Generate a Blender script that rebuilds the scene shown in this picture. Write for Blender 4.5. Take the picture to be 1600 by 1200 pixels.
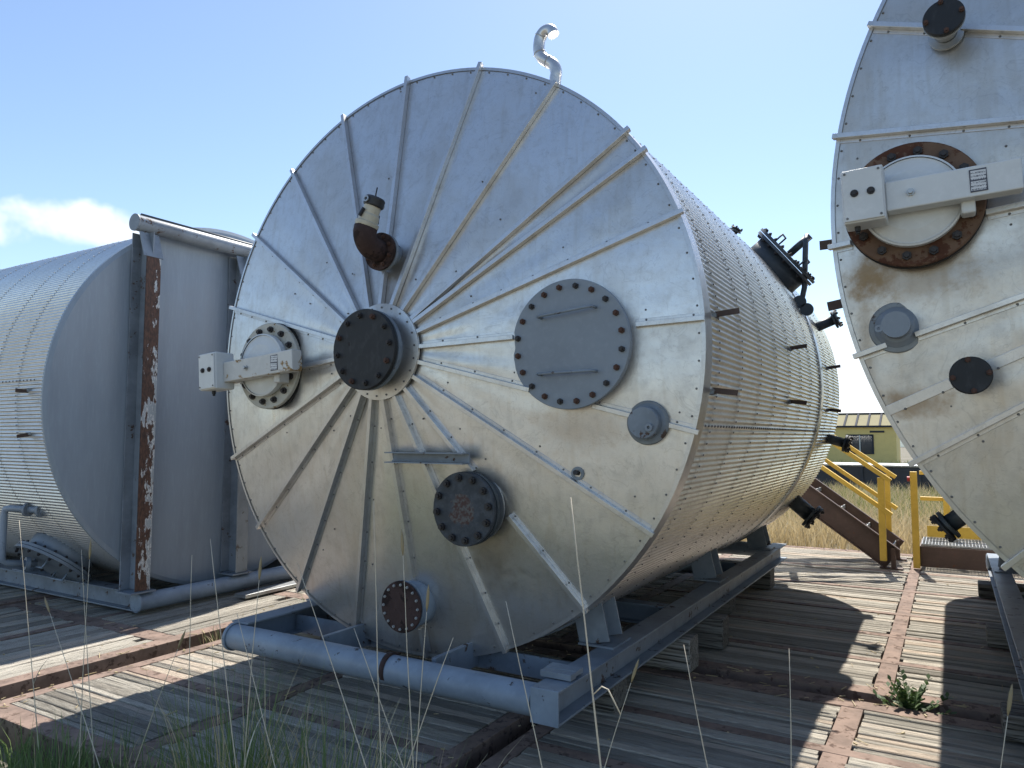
import bpy, math, random
import numpy as np
from mathutils import Vector, Matrix, noise
random.seed(7); rng = np.random.default_rng(7)
for o in list(bpy.data.objects): bpy.data.objects.remove(o)
S = bpy.context.scene; COL = S.collection
R = math.radians; PI = math.pi
sin, cos = math.sin, math.cos

# ------------------------------------------------------------------ camera
cd = bpy.data.cameras.new('camera'); cam = bpy.data.objects.new('camera', cd); COL.objects.link(cam)
cam.location = (2.882, -3.654, 1.60)
cam.rotation_euler = (R(90 + 4.125), 0, R(30.9))
cd.sensor_width = 36; cd.lens = 25.72; cd.clip_start = .05; cd.clip_end = 6000
S.camera = cam
# ------------------------------------------------------------------ light
TO_SUN = Vector((-.15, .68, 1)).normalized()
EL = math.asin(TO_SUN.z); AZ = math.atan2(TO_SUN.x, TO_SUN.y)
sl = bpy.data.lights.new('sun', 'SUN'); sl.energy = 5.0; sl.angle = R(.53); sl.color = (1, .95, .87)
so = bpy.data.objects.new('sun', sl); COL.objects.link(so)
so.rotation_euler = TO_SUN.to_track_quat('Z', 'Y').to_euler(); so.location = (0, 0, 30)
S.view_settings.view_transform = 'Standard'; S.view_settings.look = 'None'
S.view_settings.exposure = .82; S.view_settings.gamma = 1
S.cycles.max_bounces = 4; S.cycles.diffuse_bounces = 2; S.cycles.glossy_bounces = 3; S.cycles.transmission_bounces = 2
W = bpy.data.worlds.new('World'); S.world = W; W.use_nodes = True


def nd(nt, typ, ins=None, **kw):
    n = nt.nodes.new(typ)
    for k, v in kw.items(): setattr(n, k, v)
    for k, v in (ins or {}).items():
        if hasattr(v, 'is_output') or isinstance(v, bpy.types.NodeSocket): nt.links.new(v, n.inputs[k])
        else: n.inputs[k].default_value = v
    return n


def mth(nt, op, a, b=0.0, clamp=False):
    n = nt.nodes.new('ShaderNodeMath'); n.operation = op; n.use_clamp = clamp
    for i, v in enumerate((a, b)):
        if isinstance(v, bpy.types.NodeSocket): nt.links.new(v, n.inputs[i])
        else: n.inputs[i].default_value = v
    return n.outputs[0]


def ramp(nt, fac, lo, hi):
    n = nd(nt, 'ShaderNodeMapRange', {0: fac, 1: lo, 2: hi, 3: 0.0, 4: 1.0}, interpolation_type='SMOOTHSTEP')
    return n.outputs[0]


def mixc(nt, fac, a, b, typ='MIX'):
    n = nt.nodes.new('ShaderNodeMix'); n.data_type = 'RGBA'; n.blend_type = typ
    for i, v in ((0, fac), (6, a), (7, b)):
        if isinstance(v, bpy.types.NodeSocket): nt.links.new(v, n.inputs[i])
        else: n.inputs[i].default_value = v if i == 0 or len(v) == 4 else (*v, 1)
    return n.outputs[2]


wt = W.node_tree; wt.nodes.clear()
sky = nd(wt, 'ShaderNodeTexSky', sky_type='NISHITA', sun_disc=False, sun_elevation=EL, sun_rotation=AZ,
         altitude=300, air_density=1.0, dust_density=.45, ozone_density=1.5)
tc = nd(wt, 'ShaderNodeTexCoord'); vdir = tc.outputs['Generated']
sep = nd(wt, 'ShaderNodeSeparateXYZ', {0: vdir})
big = nd(wt, 'ShaderNodeTexNoise', {'Vector': vdir, 'Scale': 11.0, 'Detail': 4.0, 'Roughness': .62}).outputs[0]
total = None
# cumulus banks round the whole horizon: (azimuth from +Y, elevation, half width, half height) in degrees
BANKS = [(-62.0, 14.2, 6.5, 2.2), (-69.5, 13.2, 7.5, 2.4), (-4, 4.2, 13, 4.6), (62, 7, 16, 4), (135, 6, 16, 4), (-128, 7, 16, 4)]
for az, el, hw, hh in BANKS:
    d = Vector((sin(R(az)) * cos(R(el)), cos(R(az)) * cos(R(el)), sin(R(el))))
    t = Vector((cos(R(az)), -sin(R(az)), 0)); u = t.cross(d)
    if u.z < 0: u = -u
    df = nd(wt, 'ShaderNodeVectorMath', {0: vdir, 1: d}, operation='SUBTRACT').outputs[0]
    a = nd(wt, 'ShaderNodeVectorMath', {0: df, 1: t / sin(R(hw))}, operation='DOT_PRODUCT').outputs['Value']
    b = nd(wt, 'ShaderNodeVectorMath', {0: df, 1: u / sin(R(hh))}, operation='DOT_PRODUCT').outputs['Value']
    e = mth(wt, 'SUBTRACT', 1.0, mth(wt, 'ADD', mth(wt, 'MULTIPLY', a, a), mth(wt, 'MULTIPLY', b, b)))
    front = nd(wt, 'ShaderNodeVectorMath', {0: vdir, 1: d}, operation='DOT_PRODUCT').outputs['Value']
    e = mth(wt, 'MULTIPLY', mth(wt, 'MAXIMUM', e, 0.0), ramp(wt, front, .5, .6))
    total = e if total is None else mth(wt, 'MAXIMUM', total, e)
cl = ramp(wt, mth(wt, 'ADD', mth(wt, 'MULTIPLY', total, .62), big), .71, 1.04)
cl = mth(wt, 'MULTIPLY', cl, ramp(wt, total, 0.0, .35))
ccol = mixc(wt, ramp(wt, big, .45, .75), (5.6, 6.0, 6.6), (7.6, 7.6, 7.5))
skyc = mixc(wt, mth(wt, 'MULTIPLY', cl, .9), sky.outputs[0], ccol)
bg = nd(wt, 'ShaderNodeBackground', {'Color': skyc, 'Strength': .115})
out = nd(wt, 'ShaderNodeOutputWorld', {'Surface': bg.outputs[0]})


# ------------------------------------------------------------------ materials
def newmat(name):
    m = bpy.data.materials.new(name); m.use_nodes = True; nt = m.node_tree
    return m, nt, nt.nodes['Principled BSDF']


def coord(nt, scale=(1, 1, 1)):
    t = nd(nt, 'ShaderNodeTexCoord')
    return nd(nt, 'ShaderNodeMapping', {'Vector': t.outputs['Object'], 'Scale': scale}).outputs[0]


def tex(nt, v, sc, det=4, rough=.55, dist=0.0, w=None):
    n = nt.nodes.new('ShaderNodeTexNoise')
    if w is not None: n.noise_dimensions = '4D'; nt.links.new(w, n.inputs['W'])
    nt.links.new(v, n.inputs['Vector']); n.inputs['Scale'].default_value = sc; n.inputs['Detail'].default_value = det
    n.inputs['Roughness'].default_value = rough; n.inputs['Distortion'].default_value = dist
    return n.outputs[0]


def bump(nt, bs, h, strength, dist):
    b = nd(nt, 'ShaderNodeBump', {'Height': h, 'Strength': strength, 'Distance': dist}); nt.links.new(b.outputs[0], bs.inputs['Normal'])


def sheet_metal(name, base, stain, metallic, r0, r1, stain_amt=.6, rnd=.12, bs=.25, spots=()):
    m, nt, b = newmat(name); v = coord(nt)
    rd = nd(nt, 'ShaderNodeObjectInfo').outputs['Random']
    w = mth(nt, 'MULTIPLY', rd, 20)
    n1 = tex(nt, v, 1.7, 4, .6, .4, w); n2 = tex(nt, v, 14, 4, .62, 0, w)
    st = tex(nt, coord(nt, (9, 9, .8)), 2.2, 2, .6, .3)
    fine = tex(nt, v, 130, 1, .6)
    c = mixc(nt, mth(nt, 'MULTIPLY', ramp(nt, n1, .36, .72), stain_amt), base, stain)
    c = mixc(nt, mth(nt, 'MULTIPLY', ramp(nt, st, .50, .72), .55 * stain_amt), c, stain)
    c = mixc(nt, mth(nt, 'MULTIPLY', ramp(nt, n2, .46, .72), .34), c, (base[0] * .62, base[1] * .6, base[2] * .57))  # darker mottling in the colour, imitating cloudy reflections of buckled sheet
    c = mixc(nt, mth(nt, 'MULTIPLY', ramp(nt, fine, .60, .74), .12), c, (.2, .18, .16))
    n3 = tex(nt, v, 36, 3, .65, .6, w)
    c = mixc(nt, mth(nt, 'MULTIPLY', ramp(nt, n3, .48, .66), .17), c, (base[0] * .66, base[1] * .64, base[2] * .61))
    # thin crayon-like scuffs
    sc = nd(nt, 'ShaderNodeTexNoise', {'Vector': v, 'Scale': 3.2, 'Detail': 3.0, 'Roughness': .62, 'Distortion': 1.8}).outputs[0]
    ln = mth(nt, 'ABSOLUTE', mth(nt, 'SUBTRACT', sc, .5))
    c = mixc(nt, mth(nt, 'MULTIPLY', mth(nt, 'SUBTRACT', 1.0, ramp(nt, ln, .0, .012)), .16), c, (.16, .15, .14))
    for (sx_, sz_, rx_, rz_, k_) in spots:              # rusty run-off below fittings
        o_ = nd(nt, 'ShaderNodeTexCoord').outputs['Object']
        q_ = nd(nt, 'ShaderNodeVectorMath', {0: o_, 1: (sx_, 0, sz_)}, operation='SUBTRACT').outputs[0]
        q_ = nd(nt, 'ShaderNodeVectorMath', {0: q_, 1: (1 / rx_, 0, 1 / rz_)}, operation='MULTIPLY').outputs[0]
        ln_ = nd(nt, 'ShaderNodeVectorMath', {0: q_}, operation='LENGTH').outputs['Value']
        mk = mth(nt, 'MULTIPLY', mth(nt, 'SUBTRACT', 1.0, ramp(nt, mth(nt, 'ADD', ln_, mth(nt, 'MULTIPLY', mth(nt, 'SUBTRACT', n2, .5), 1.6)), .25, 1.15)), k_)
        c = mixc(nt, mk, c, (.22, .135, .06))
    hs = nd(nt, 'ShaderNodeHueSaturation', {'Color': c, 'Value': mth(nt, 'ADD', mth(nt, 'MULTIPLY', rd, rnd), 1 - rnd / 2)})
    nt.links.new(hs.outputs[0], b.inputs['Base Color'])
    b.inputs['Metallic'].default_value = metallic
    nt.links.new(nd(nt, 'ShaderNodeMapRange', {0: mth(nt, 'ADD', mth(nt, 'MULTIPLY', n1, .4), mth(nt, 'ADD', mth(nt, 'MULTIPLY', n2, .3), mth(nt, 'MULTIPLY', n3, .3))), 1: .3, 2: .7, 3: r0, 4: r1}).outputs[0], b.inputs['Roughness'])
    bump(nt, b, mth(nt, 'ADD', n2, mth(nt, 'MULTIPLY', fine, .25)), bs, .003)
    return m


def paint(name, base, rust=(.20, .08, .035), amt=0.0, rough=.5, chip=None, metallic=0.0, var=.25, sc=1.0, bs=.2, fade=None, st=(1, 1, 1)):
    m, nt, b = newmat(name); v = coord(nt, st)
    n1 = tex(nt, v, 3.5 * sc, 3, .62); n2 = tex(nt, v, 24 * sc, 3, .65); n3 = tex(nt, v, 9 * sc, 5, .7)
    dk = tuple(x * (1 - var) for x in base)
    c = mixc(nt, ramp(nt, n1, .35, .7), base, dk)
    c = mixc(nt, mth(nt, 'MULTIPLY', ramp(nt, n2, .45, .75), .25), c, fade or tuple(min(1, x * 1.25 + .02) for x in base))
    if amt > 0:
        r = ramp(nt, n3, .72 - amt * .5, .78 - amt * .5)
        rc = mixc(nt, n2, rust, tuple(x * .5 for x in rust))
        c = mixc(nt, r, c, rc)
        if chip:
            k = ramp(nt, tex(nt, v, 13 * sc, 6, .7), .60, .62); c = mixc(nt, k, c, chip)
        nt.links.new(mth(nt, 'ADD', mth(nt, 'MULTIPLY', r, .35), rough, True), b.inputs['Roughness'])
    else:
        nt.links.new(mth(nt, 'ADD', mth(nt, 'MULTIPLY', n2, .2), rough - .1, True), b.inputs['Roughness'])
    nt.links.new(c, b.inputs['Base Color']); b.inputs['Metallic'].default_value = metallic
    bump(nt, b, mth(nt, 'ADD', n3, n2), bs, .002)
    return m


def wood(name, light, mid, dark, orange=.25):
    m, nt, b = newmat(name)
    rd = nd(nt, 'ShaderNodeObjectInfo').outputs['Random']
    w = mth(nt, 'MULTIPLY', rd, 60)
    g = tex(nt, coord(nt, (.9, 26, 26)), 2.4, 5, .68, .35, w)
    g2 = tex(nt, coord(nt, (1.3, 75, 40)), 1.6, 4, .62, .25, w)
    bl = tex(nt, coord(nt, (1, 3, 3)), 2.1, 3, .6, 0, w)
    c = mixc(nt, ramp(nt, g, .38, .62), mid, light)
    c = mixc(nt, mth(nt, 'MULTIPLY', ramp(nt, bl, .52, .7), .75), c, mid)
    rr = nd(nt, 'ShaderNodeTexWhiteNoise', {'W': w}, noise_dimensions='1D').outputs[0]
    c = mixc(nt, mth(nt, 'MULTIPLY', ramp(nt, rr, .70, .95), orange), c, (.30, .15, .06))
    c = mixc(nt, mth(nt, 'MULTIPLY', ramp(nt, rd, .55, 1.0), .55), c, mid)
    crack = ramp(nt, g2, .53, .61)
    c = mixc(nt, mth(nt, 'MULTIPLY', crack, .85), c, dark)
    crack2 = ramp(nt, g, .30, .39)
    c = mixc(nt, mth(nt, 'MULTIPLY', mth(nt, 'SUBTRACT', 1.0, crack2), .8), c, dark)
    hs = nd(nt, 'ShaderNodeHueSaturation', {'Color': c, 'Value': mth(nt, 'ADD', mth(nt, 'MULTIPLY', rr, .75), .5)})
    nt.links.new(hs.outputs[0], b.inputs['Base Color']); b.inputs['Roughness'].default_value = .9
    b.inputs['Specular IOR Level'].default_value = .2
    bump(nt, b, mth(nt, 'SUBTRACT', mth(nt, 'MULTIPLY', g, .8), crack), .8, .006)
    return m


def leaf(name, c1, c2, trans=.3):
    m, nt, b = newmat(name)
    t = nd(nt, 'ShaderNodeNewGeometry').outputs['Random Per Island']
    c = mixc(nt, t, c1, c2); nt.links.new(c, b.inputs['Base Color']); b.inputs['Roughness'].default_value = .6
    tr = nd(nt, 'ShaderNodeBsdfTranslucent', {'Color': c})
    mx = nd(nt, 'ShaderNodeMixShader', {0: trans, 1: b.outputs[0], 2: tr.outputs[0]})
    nt.links.new(mx.outputs[0], nt.nodes['Material Output'].inputs['Surface'])
    return m


M = {}
M['panel'] = sheet_metal('weathered_aluminium', (.67, .665, .655), (.50, .455, .395), .85, .25, .46, .6, .14, .32, spots=[(.06, 2.45, .16, .34, .45), (.05, .30, .16, .30, .4), (.62, 1.0, .22, .3, .4), (1.2, 1.66, .3, .18, .35)])
M['panel_warm'] = sheet_metal('stained_aluminium', (.66, .65, .63), (.49, .44, .37), .84, .27, .48, .7, .14, .32, spots=[(-2.22, 2.40, .12, .16, .85), (-2.0, 2.36, .36, .16, .6), (-2.24, 2.05, .05, .5, .4), (-2.05, 1.76, .22, .09, .7)])
M['rib'] = sheet_metal('rib_aluminium', (.64, .64, .64), (.48, .44, .39), .8, .28, .42, .4, .05, .1)
M['clad'] = sheet_metal('corrugated_aluminium', (.72, .72, .715), (.58, .55, .50), .85, .25, .36, .35, .10, .0)
M['clad_old'] = sheet_metal('corrugated_grey_aluminium', (.60, .62, .635), (.48, .48, .46), .8, .27, .40, .35, .08, .0)
M['grey'] = paint('grey_blue_paint', (.215, .25, .29), amt=.24, rust=(.10, .055, .035), rough=.45, var=.3)
M['pipe_grey'] = paint('pale_blue_paint', (.25, .30, .36), amt=.20, rust=(.06, .05, .05), rough=.45, var=.25)
M['cover_grey'] = paint('manway_grey_paint', (.215, .245, .28), amt=.05, rust=(.10, .09, .09), rough=.45, var=.12)
M['head_grey'] = paint('end_plate_grey_paint', (.26, .31, .365), amt=0, rough=.42, var=.09, sc=.5, bs=.06, st=(4, 4, .5))
def peeling():
    m, nt, b = newmat('peeling_post_paint'); o = nd(nt, 'ShaderNodeTexCoord').outputs['Object']; v = coord(nt, (2.5, 2.5, .9))
    sp = nd(nt, 'ShaderNodeSeparateXYZ', {0: o}); e = mth(nt, 'ADD', sp.outputs[0], 1.05)        # -.085 .. .085 across the flange
    edge = mth(nt, 'SUBTRACT', .12, mth(nt, 'MULTIPLY', e, 1.6)); edge2 = mth(nt, 'MULTIPLY', ramp(nt, e, .062, .085), .22)
    top = mth(nt, 'MULTIPLY', ramp(nt, sp.outputs[2], 1.9, 3.1), .10)
    n = tex(nt, v, 7, 6, .68); f = tex(nt, v, 26, 5, .7); lo = tex(nt, coord(nt, (.2, .2, 1)), 2.3, 2)
    k = mth(nt, 'ADD', mth(nt, 'ADD', n, mth(nt, 'MULTIPLY', mth(nt, 'SUBTRACT', lo, .5), .5)), mth(nt, 'ADD', mth(nt, 'MAXIMUM', edge, edge2), top))
    r = ramp(nt, k, .55, .62); w = mth(nt, 'MULTIPLY', ramp(nt, k, .52, .56), mth(nt, 'SUBTRACT', 1.0, ramp(nt, k, .585, .605)))
    rc = mixc(nt, ramp(nt, f, .35, .65), (.12, .058, .036), (.045, .025, .019))
    c = mixc(nt, ramp(nt, n, .3, .7), (.36, .39, .41), (.27, .30, .31)); c = mixc(nt, mth(nt, 'MULTIPLY', ramp(nt, f, .5, .7), .3), c, (.24, .2, .14)); c = mixc(nt, r, c, rc); c = mixc(nt, mth(nt, 'MULTIPLY', w, ramp(nt, f, .4, .55)), c, (.66, .66, .64))
    nt.links.new(c, b.inputs['Base Color']); b.inputs['Roughness'].default_value = .7
    bump(nt, b, mth(nt, 'SUBTRACT', f, r), .6, .004); return m


M['post_rust'] = peeling()
M['post_dirty'] = paint('dirty_post_paint', (.24, .26, .27), rust=(.12, .08, .06), amt=.30, rough=.6)
M['black'] = paint('black_flange_paint', (.011, .012, .014), amt=.2, rust=(.03, .022, .018), rough=.6, var=.3, fade=(.07, .07, .075), st=(1, 1, .5))
M['blackblue'] = paint('dark_flange_paint', (.02, .025, .032), amt=.25, rust=(.06, .025, .018), rough=.58, var=.3, fade=(.075, .08, .09))
def worn():
    m, nt, b = newmat('worn_dark_flange'); o = nd(nt, 'ShaderNodeTexCoord').outputs['Object']; v = coord(nt)
    q = nd(nt, 'ShaderNodeVectorMath', {0: o, 1: (.55, 0, 1.195)}, operation='SUBTRACT').outputs[0]
    q = nd(nt, 'ShaderNodeVectorMath', {0: q, 1: (1, 0, 1)}, operation='MULTIPLY').outputs[0]
    d = nd(nt, 'ShaderNodeVectorMath', {0: q}, operation='LENGTH').outputs['Value']
    n = tex(nt, v, 16, 5, .65); n2 = tex(nt, v, 50, 4, .7)
    k = mth(nt, 'SUBTRACT', 1.0, ramp(nt, mth(nt, 'ADD', d, mth(nt, 'MULTIPLY', mth(nt, 'SUBTRACT', n, .5), .16)), .075, .09))
    c = mixc(nt, ramp(nt, n, .4, .7), (.026, .032, .04), (.06, .068, .08))
    c = mixc(nt, k, c, mixc(nt, ramp(nt, n2, .42, .6), (.055, .02, .016), (.10, .095, .09)))
    nt.links.new(c, b.inputs['Base Color']); b.inputs['Roughness'].default_value = .6; bump(nt, b, n2, .3, .002); return m


M['blackworn'] = worn()
M['rust'] = paint('rust_brown_steel', (.055, .028, .023), rust=(.03, .016, .013), amt=.4, rough=.85, var=.35, bs=.4)
M['rustplate'] = paint('rusted_ring', (.15, .085, .05), rust=(.11, .045, .026), amt=.42, rough=.75, var=.25, sc=1)
M['ring_cream'] = paint('cream_stained_ring', (.46, .44, .38), rust=(.25, .16, .06), amt=.28, rough=.5, var=.15, sc=2)
M['bolt'] = paint('black_bolt', (.025, .022, .022), amt=.3, rust=(.07, .03, .018), rough=.55, sc=4)
M['bolt_rust'] = paint('rusty_bolt', (.06, .04, .035), amt=.5, rust=(.13, .05, .025), rough=.7, sc=4)
M['bolt_pale'] = paint('pale_bolt', (.36, .36, .35), amt=.2, rough=.5, sc=4)
M['white'] = paint('off_white_paint', (.62, .63, .62), amt=.04, rust=(.38, .30, .18), rough=.4, var=.08)
M['white_stain'] = paint('stained_white_paint', (.58, .57, .54), amt=.34, rust=(.36, .22, .08), rough=.45, var=.1, sc=.9)
M['cream'] = paint('cream_plastic', (.52, .47, .36), amt=.1, rust=(.3, .2, .1), rough=.4)
M['rubber'] = paint('black_rubber', (.02, .02, .022), rough=.5)
M['dkgreen'] = paint('dark_slate_steel', (.05, .062, .07), amt=.1, rough=.5)
M['yellow'] = paint('yellow_rail_paint', (.62, .40, .055), amt=.12, rust=(.2, .1, .04), rough=.5, var=.12)
M['brown'] = paint('brown_stair_steel', (.085, .052, .04), amt=.2, rough=.65)
M['matsteel'] = paint('rusty_mat_steel', (.235, .165, .13), rust=(.13, .085, .065), amt=.34, rough=.9, var=.4, bs=.5, sc=1.6)
M['screw'] = paint('screw_head', (.17, .165, .16), rough=.5, metallic=.4)
M['screw_dull'] = paint('dull_screw_head', (.22, .22, .22), rough=.6, metallic=.5)
M['galv'] = paint('galvanised', (.42, .43, .43), rough=.4, metallic=.7)
M['wood'] = wood('weathered_plank', (.70, .66, .565), (.42, .375, .31), (.04, .034, .028), .35)
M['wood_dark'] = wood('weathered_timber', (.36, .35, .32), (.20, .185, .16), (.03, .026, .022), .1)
M['tan_wall'] = paint('olive_yellow_siding', (.70, .55, .22), rough=.8, var=.06)
M['tan_roof'] = paint('cream_metal_roof', (.27, .24, .13), rough=.9, var=.06)
M['trim_dark'] = paint('dark_trim', (.03, .035, .05), rough=.9)
M['trailer'] = paint('dark_blue_steel', (.018, .028, .045), amt=.1, rough=.5)
M['glass'], _nt, _b = newmat('dark_window_glass'); _b.inputs['Base Color'].default_value = (.03, .04, .05, 1); _b.inputs['Roughness'].default_value = .06
M['red'] = paint('red_paint', (.45, .03, .03), rough=.5)
M['grass'] = leaf('green_grass_blade', (.13, .19, .04), (.26, .28, .08))
M['grass_dark'] = leaf('deep_green_grass_blade', (.085, .15, .04), (.20, .27, .09))
M['straw'] = leaf('straw_blade', (.62, .52, .32), (.46, .36, .19), .25)
M['stalk'] = leaf('dry_stalk', (.68, .61, .48), (.58, .50, .37), .1)
M['seed'] = leaf('seed_head', (.40, .31, .18), (.30, .24, .13), .2)
M['weed'] = leaf('weed_leaf', (.035, .08, .02), (.08, .13, .04), .2)
M['hill'] = paint('distant_land', (.12, .15, .13), rough=.9, sc=.01, var=.3)


def label_print():
    m, nt, b = newmat('printed_label'); v = nd(nt, 'ShaderNodeTexCoord').outputs['Generated']
    sp = nd(nt, 'ShaderNodeSeparateXYZ', {0: v}); x, z = sp.outputs[0], sp.outputs[2]
    def near(s, val, wd): return mth(nt, 'LESS_THAN', mth(nt, 'ABSOLUTE', mth(nt, 'SUBTRACT', s, val)), wd)
    k = near(x, .04, .045)
    for q in (near(x, .96, .045), near(z, .03, .04), near(z, .97, .04), near(z, .5, .03)): k = mth(nt, 'MAXIMUM', k, q)
    row = mth(nt, 'GREATER_THAN', mth(nt, 'FRACT', mth(nt, 'MULTIPLY', z, 7.0)), .55)
    colm = mth(nt, 'GREATER_THAN', tex(nt, nd(nt, 'ShaderNodeMapping', {'Vector': v, 'Scale': (14, 1, 7)}).outputs[0], 1.6, 2), .5)
    k = mth(nt, 'MAXIMUM', k, mth(nt, 'MULTIPLY', row, colm))
    nt.links.new(mixc(nt, k, (.6, .6, .6), (.05, .05, .07)), b.inputs['Base Color']); b.inputs['Roughness'].default_value = .5
    return m


M['label'] = label_print()


def ground_mat():
    m, nt, b = newmat('dry_grassy_ground'); v = coord(nt)
    n = tex(nt, v, .35, 6, .6); n2 = tex(nt, v, 9, 6, .7)
    c = mixc(nt, ramp(nt, n, .4, .62), (.235, .215, .18), (.15, .145, .105))
    c = mixc(nt, mth(nt, 'MULTIPLY', n2, .6), c, (.18, .16, .125))
    nt.links.new(c, b.inputs['Base Color']); b.inputs['Roughness'].default_value = .95; b.inputs['Specular IOR Level'].default_value = .1
    bump(nt, b, n2, .7, .04); return m


M['ground'] = ground_mat()


# ------------------------------------------------------------------ mesh tools
def frame(d):
    d = Vector(d).normalized()
    h = Vector((0, 0, 1)) if abs(d.z) < .9 else Vector((1, 0, 0))
    u = h.cross(d).normalized(); return u, d.cross(u), d


class MB:
    def __init__(s): s.v = []; s.f = []; s.s = []

    def add(s, vs, fs, smooth=False):
        o = len(s.v); s.v += [tuple(q) for q in vs]; s.f += [tuple(i + o for i in f) for f in fs]
        s.s += ([smooth] * len(fs) if isinstance(smooth, bool) else smooth); return s

    def box(s, c, d, M4=None):
        c = Vector(c); vs = [Vector((x * d[0] / 2, y * d[1] / 2, z * d[2] / 2)) for x in (-1, 1) for y in (-1, 1) for z in (-1, 1)]
        if M4 is not None: vs = [M4 @ q for q in vs]
        return s.add([q + c for q in vs], [(0, 1, 3, 2), (4, 6, 7, 5), (0, 4, 5, 1), (2, 3, 7, 6), (0, 2, 6, 4), (1, 5, 7, 3)])

    def bar(s, a, b, w, h, up=(0, 0, 1)):            # box from a to b, w across, h along up
        a = Vector(a); b = Vector(b); d = b - a; L = d.length; d.normalize()
        x = d.cross(Vector(up)).normalized(); z = x.cross(d)
        return s.box((a + b) / 2, (w, L, h), Matrix((x, d, z)).transposed())

    def cyl(s, a, b, r, r2=None, n=24, caps=True, rot=0.0, smooth=True):
        a = Vector(a); b = Vector(b); u, w, d = frame(b - a); r2 = r if r2 is None else r2
        c = [u * cos(rot + 2 * PI * i / n) + w * sin(rot + 2 * PI * i / n) for i in range(n)]
        vs = [a + q * r for q in c] + [b + q * r2 for q in c]
        fs = [(i, (i + 1) % n, n + (i + 1) % n, n + i) for i in range(n)]; sm = [smooth] * n
        if caps: fs += [tuple(range(n - 1, -1, -1)), tuple(range(n, 2 * n))]; sm += [False, False]
        return s.add(vs, fs, sm)

    def lathe(s, prof, o, d, n=40):                   # crisp profile: each segment keeps its own vertices
        o = Vector(o); u, w, d = frame(d)
        for (r0, h0), (r1, h1) in zip(prof[:-1], prof[1:]):
            c = [u * cos(2 * PI * i / n) + w * sin(2 * PI * i / n) for i in range(n)]
            if r0 < 1e-6: s.add([o + d * h0] + [o + d * h1 + q * r1 for q in c], [(0, 1 + i, 1 + (i + 1) % n) for i in range(n)], True)
            elif r1 < 1e-6: s.add([o + d * h1] + [o + d * h0 + q * r0 for q in c], [(0, 1 + (i + 1) % n, 1 + i) for i in range(n)], True)
            else: s.add([o + d * h0 + q * r0 for q in c] + [o + d * h1 + q * r1 for q in c], [(i, (i + 1) % n, n + (i + 1) % n, n + i) for i in range(n)], True)
        return s

    def tube(s, pts, r, n=12, caps=True):
        pts = [Vector(q) for q in pts]; k = len(pts); rs = r if isinstance(r, (list, tuple)) else [r] * k
        tg = [(pts[min(i + 1, k - 1)] - pts[max(i - 1, 0)]).normalized() for i in range(k)]
        u, w, _ = frame(tg[0]); vs = []
        for i in range(k):
            if i:
                q = tg[i - 1].rotation_difference(tg[i]); u = q @ u; w = q @ w
            vs += [pts[i] + (u * cos(2 * PI * j / n) + w * sin(2 * PI * j / n)) * rs[i] for j in range(n)]
        fs = [(i * n + j, i * n + (j + 1) % n, (i + 1) * n + (j + 1) % n, (i + 1) * n + j) for i in range(k - 1) for j in range(n)]; sm = [True] * len(fs)
        if caps: fs += [tuple(range(n - 1, -1, -1)), tuple(range((k - 1) * n, k * n))]; sm += [False, False]
        return s.add(vs, fs, sm)

    def ibeam(s, a, b, h, w, tf=.012, tw=.009, up=(0, 0, 1)):
        a = Vector(a); b = Vector(b); up = Vector(up).normalized()
        for k in (-1, 1): s.bar(a + up * k * (h - tf) / 2, b + up * k * (h - tf) / 2, w, tf, up)
        return s.bar(a, b, tw, h - 2 * tf - .0005, up)

    def build(s, name, mat, parent=None, bevel=0.0, kind=None, loc=None):
        me = bpy.data.meshes.new(name); me.from_pydata(s.v, [], s.f); me.polygons.foreach_set('use_smooth', s.s); me.update()
        o = link(name, me, mat, parent)
        if bevel:
            b = o.modifiers.new('bevel', 'BEVEL'); b.width = bevel; b.segments = 2; b.limit_method = 'ANGLE'; b.angle_limit = R(50)
        if kind: o['kind'] = kind
        if loc: o.location = loc
        return o


def link(name, me, mat, parent=None):
    if mat is not None and not me.materials: me.materials.append(M[mat] if isinstance(mat, str) else mat)
    o = bpy.data.objects.new(name, me); COL.objects.link(o)
    if parent is not None: o.parent = parent
    return o


def tag(o, label, cat, group=None):
    o['label'] = label; o['category'] = cat
    if group: o['group'] = group
    return o


def thing(name, label, cat, loc=(0, 0, 0), rz=0.0, group=None):
    o = bpy.data.objects.new(name, None); COL.objects.link(o); o.location = loc; o.rotation_euler = (0, 0, rz)
    o.empty_display_size = .2
    return tag(o, label, cat, group)


_bm = {}
def bolt_mesh(mat):
    if mat not in _bm:
        b = MB().cyl((0, 0, 0), (0, 0, .8), 1, n=6, smooth=False).cyl((0, 0, .8), (0, 0, 1.35), .55, n=8)
        me = bpy.data.meshes.new('bolt'); me.from_pydata(b.v, [], b.f); me.polygons.foreach_set('use_smooth', b.s); me.materials.append(M[mat]); _bm[mat] = me
    return _bm[mat]


def bolts(parent, c, d, rad, n, size, mat, skip=(), a0=0.0, both=0.0):
    u, w, d = frame(d); c = Vector(c)
    for i in range(n):
        if i in skip: continue
        a = a0 + 2 * PI * i / n
        mts = [mat] if isinstance(mat, str) else [mat[i % len(mat)]]
        o = link('bolt', bolt_mesh(mts[0]), None, parent)
        o.location = c + (u * cos(a) + w * sin(a)) * rad
        q = d.to_track_quat('Z', 'Y'); o.rotation_mode = 'QUATERNION'
        o.rotation_quaternion = q; o.scale = (size, size, size * 1.1)
        if both:
            o2 = link('bolt', bolt_mesh(mts[0]), None, parent); o2.location = o.location - d * both
            o2.rotation_mode = 'QUATERNION'; o2.rotation_quaternion = (-d).to_track_quat('Z', 'Y'); o2.scale = o.scale


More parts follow.
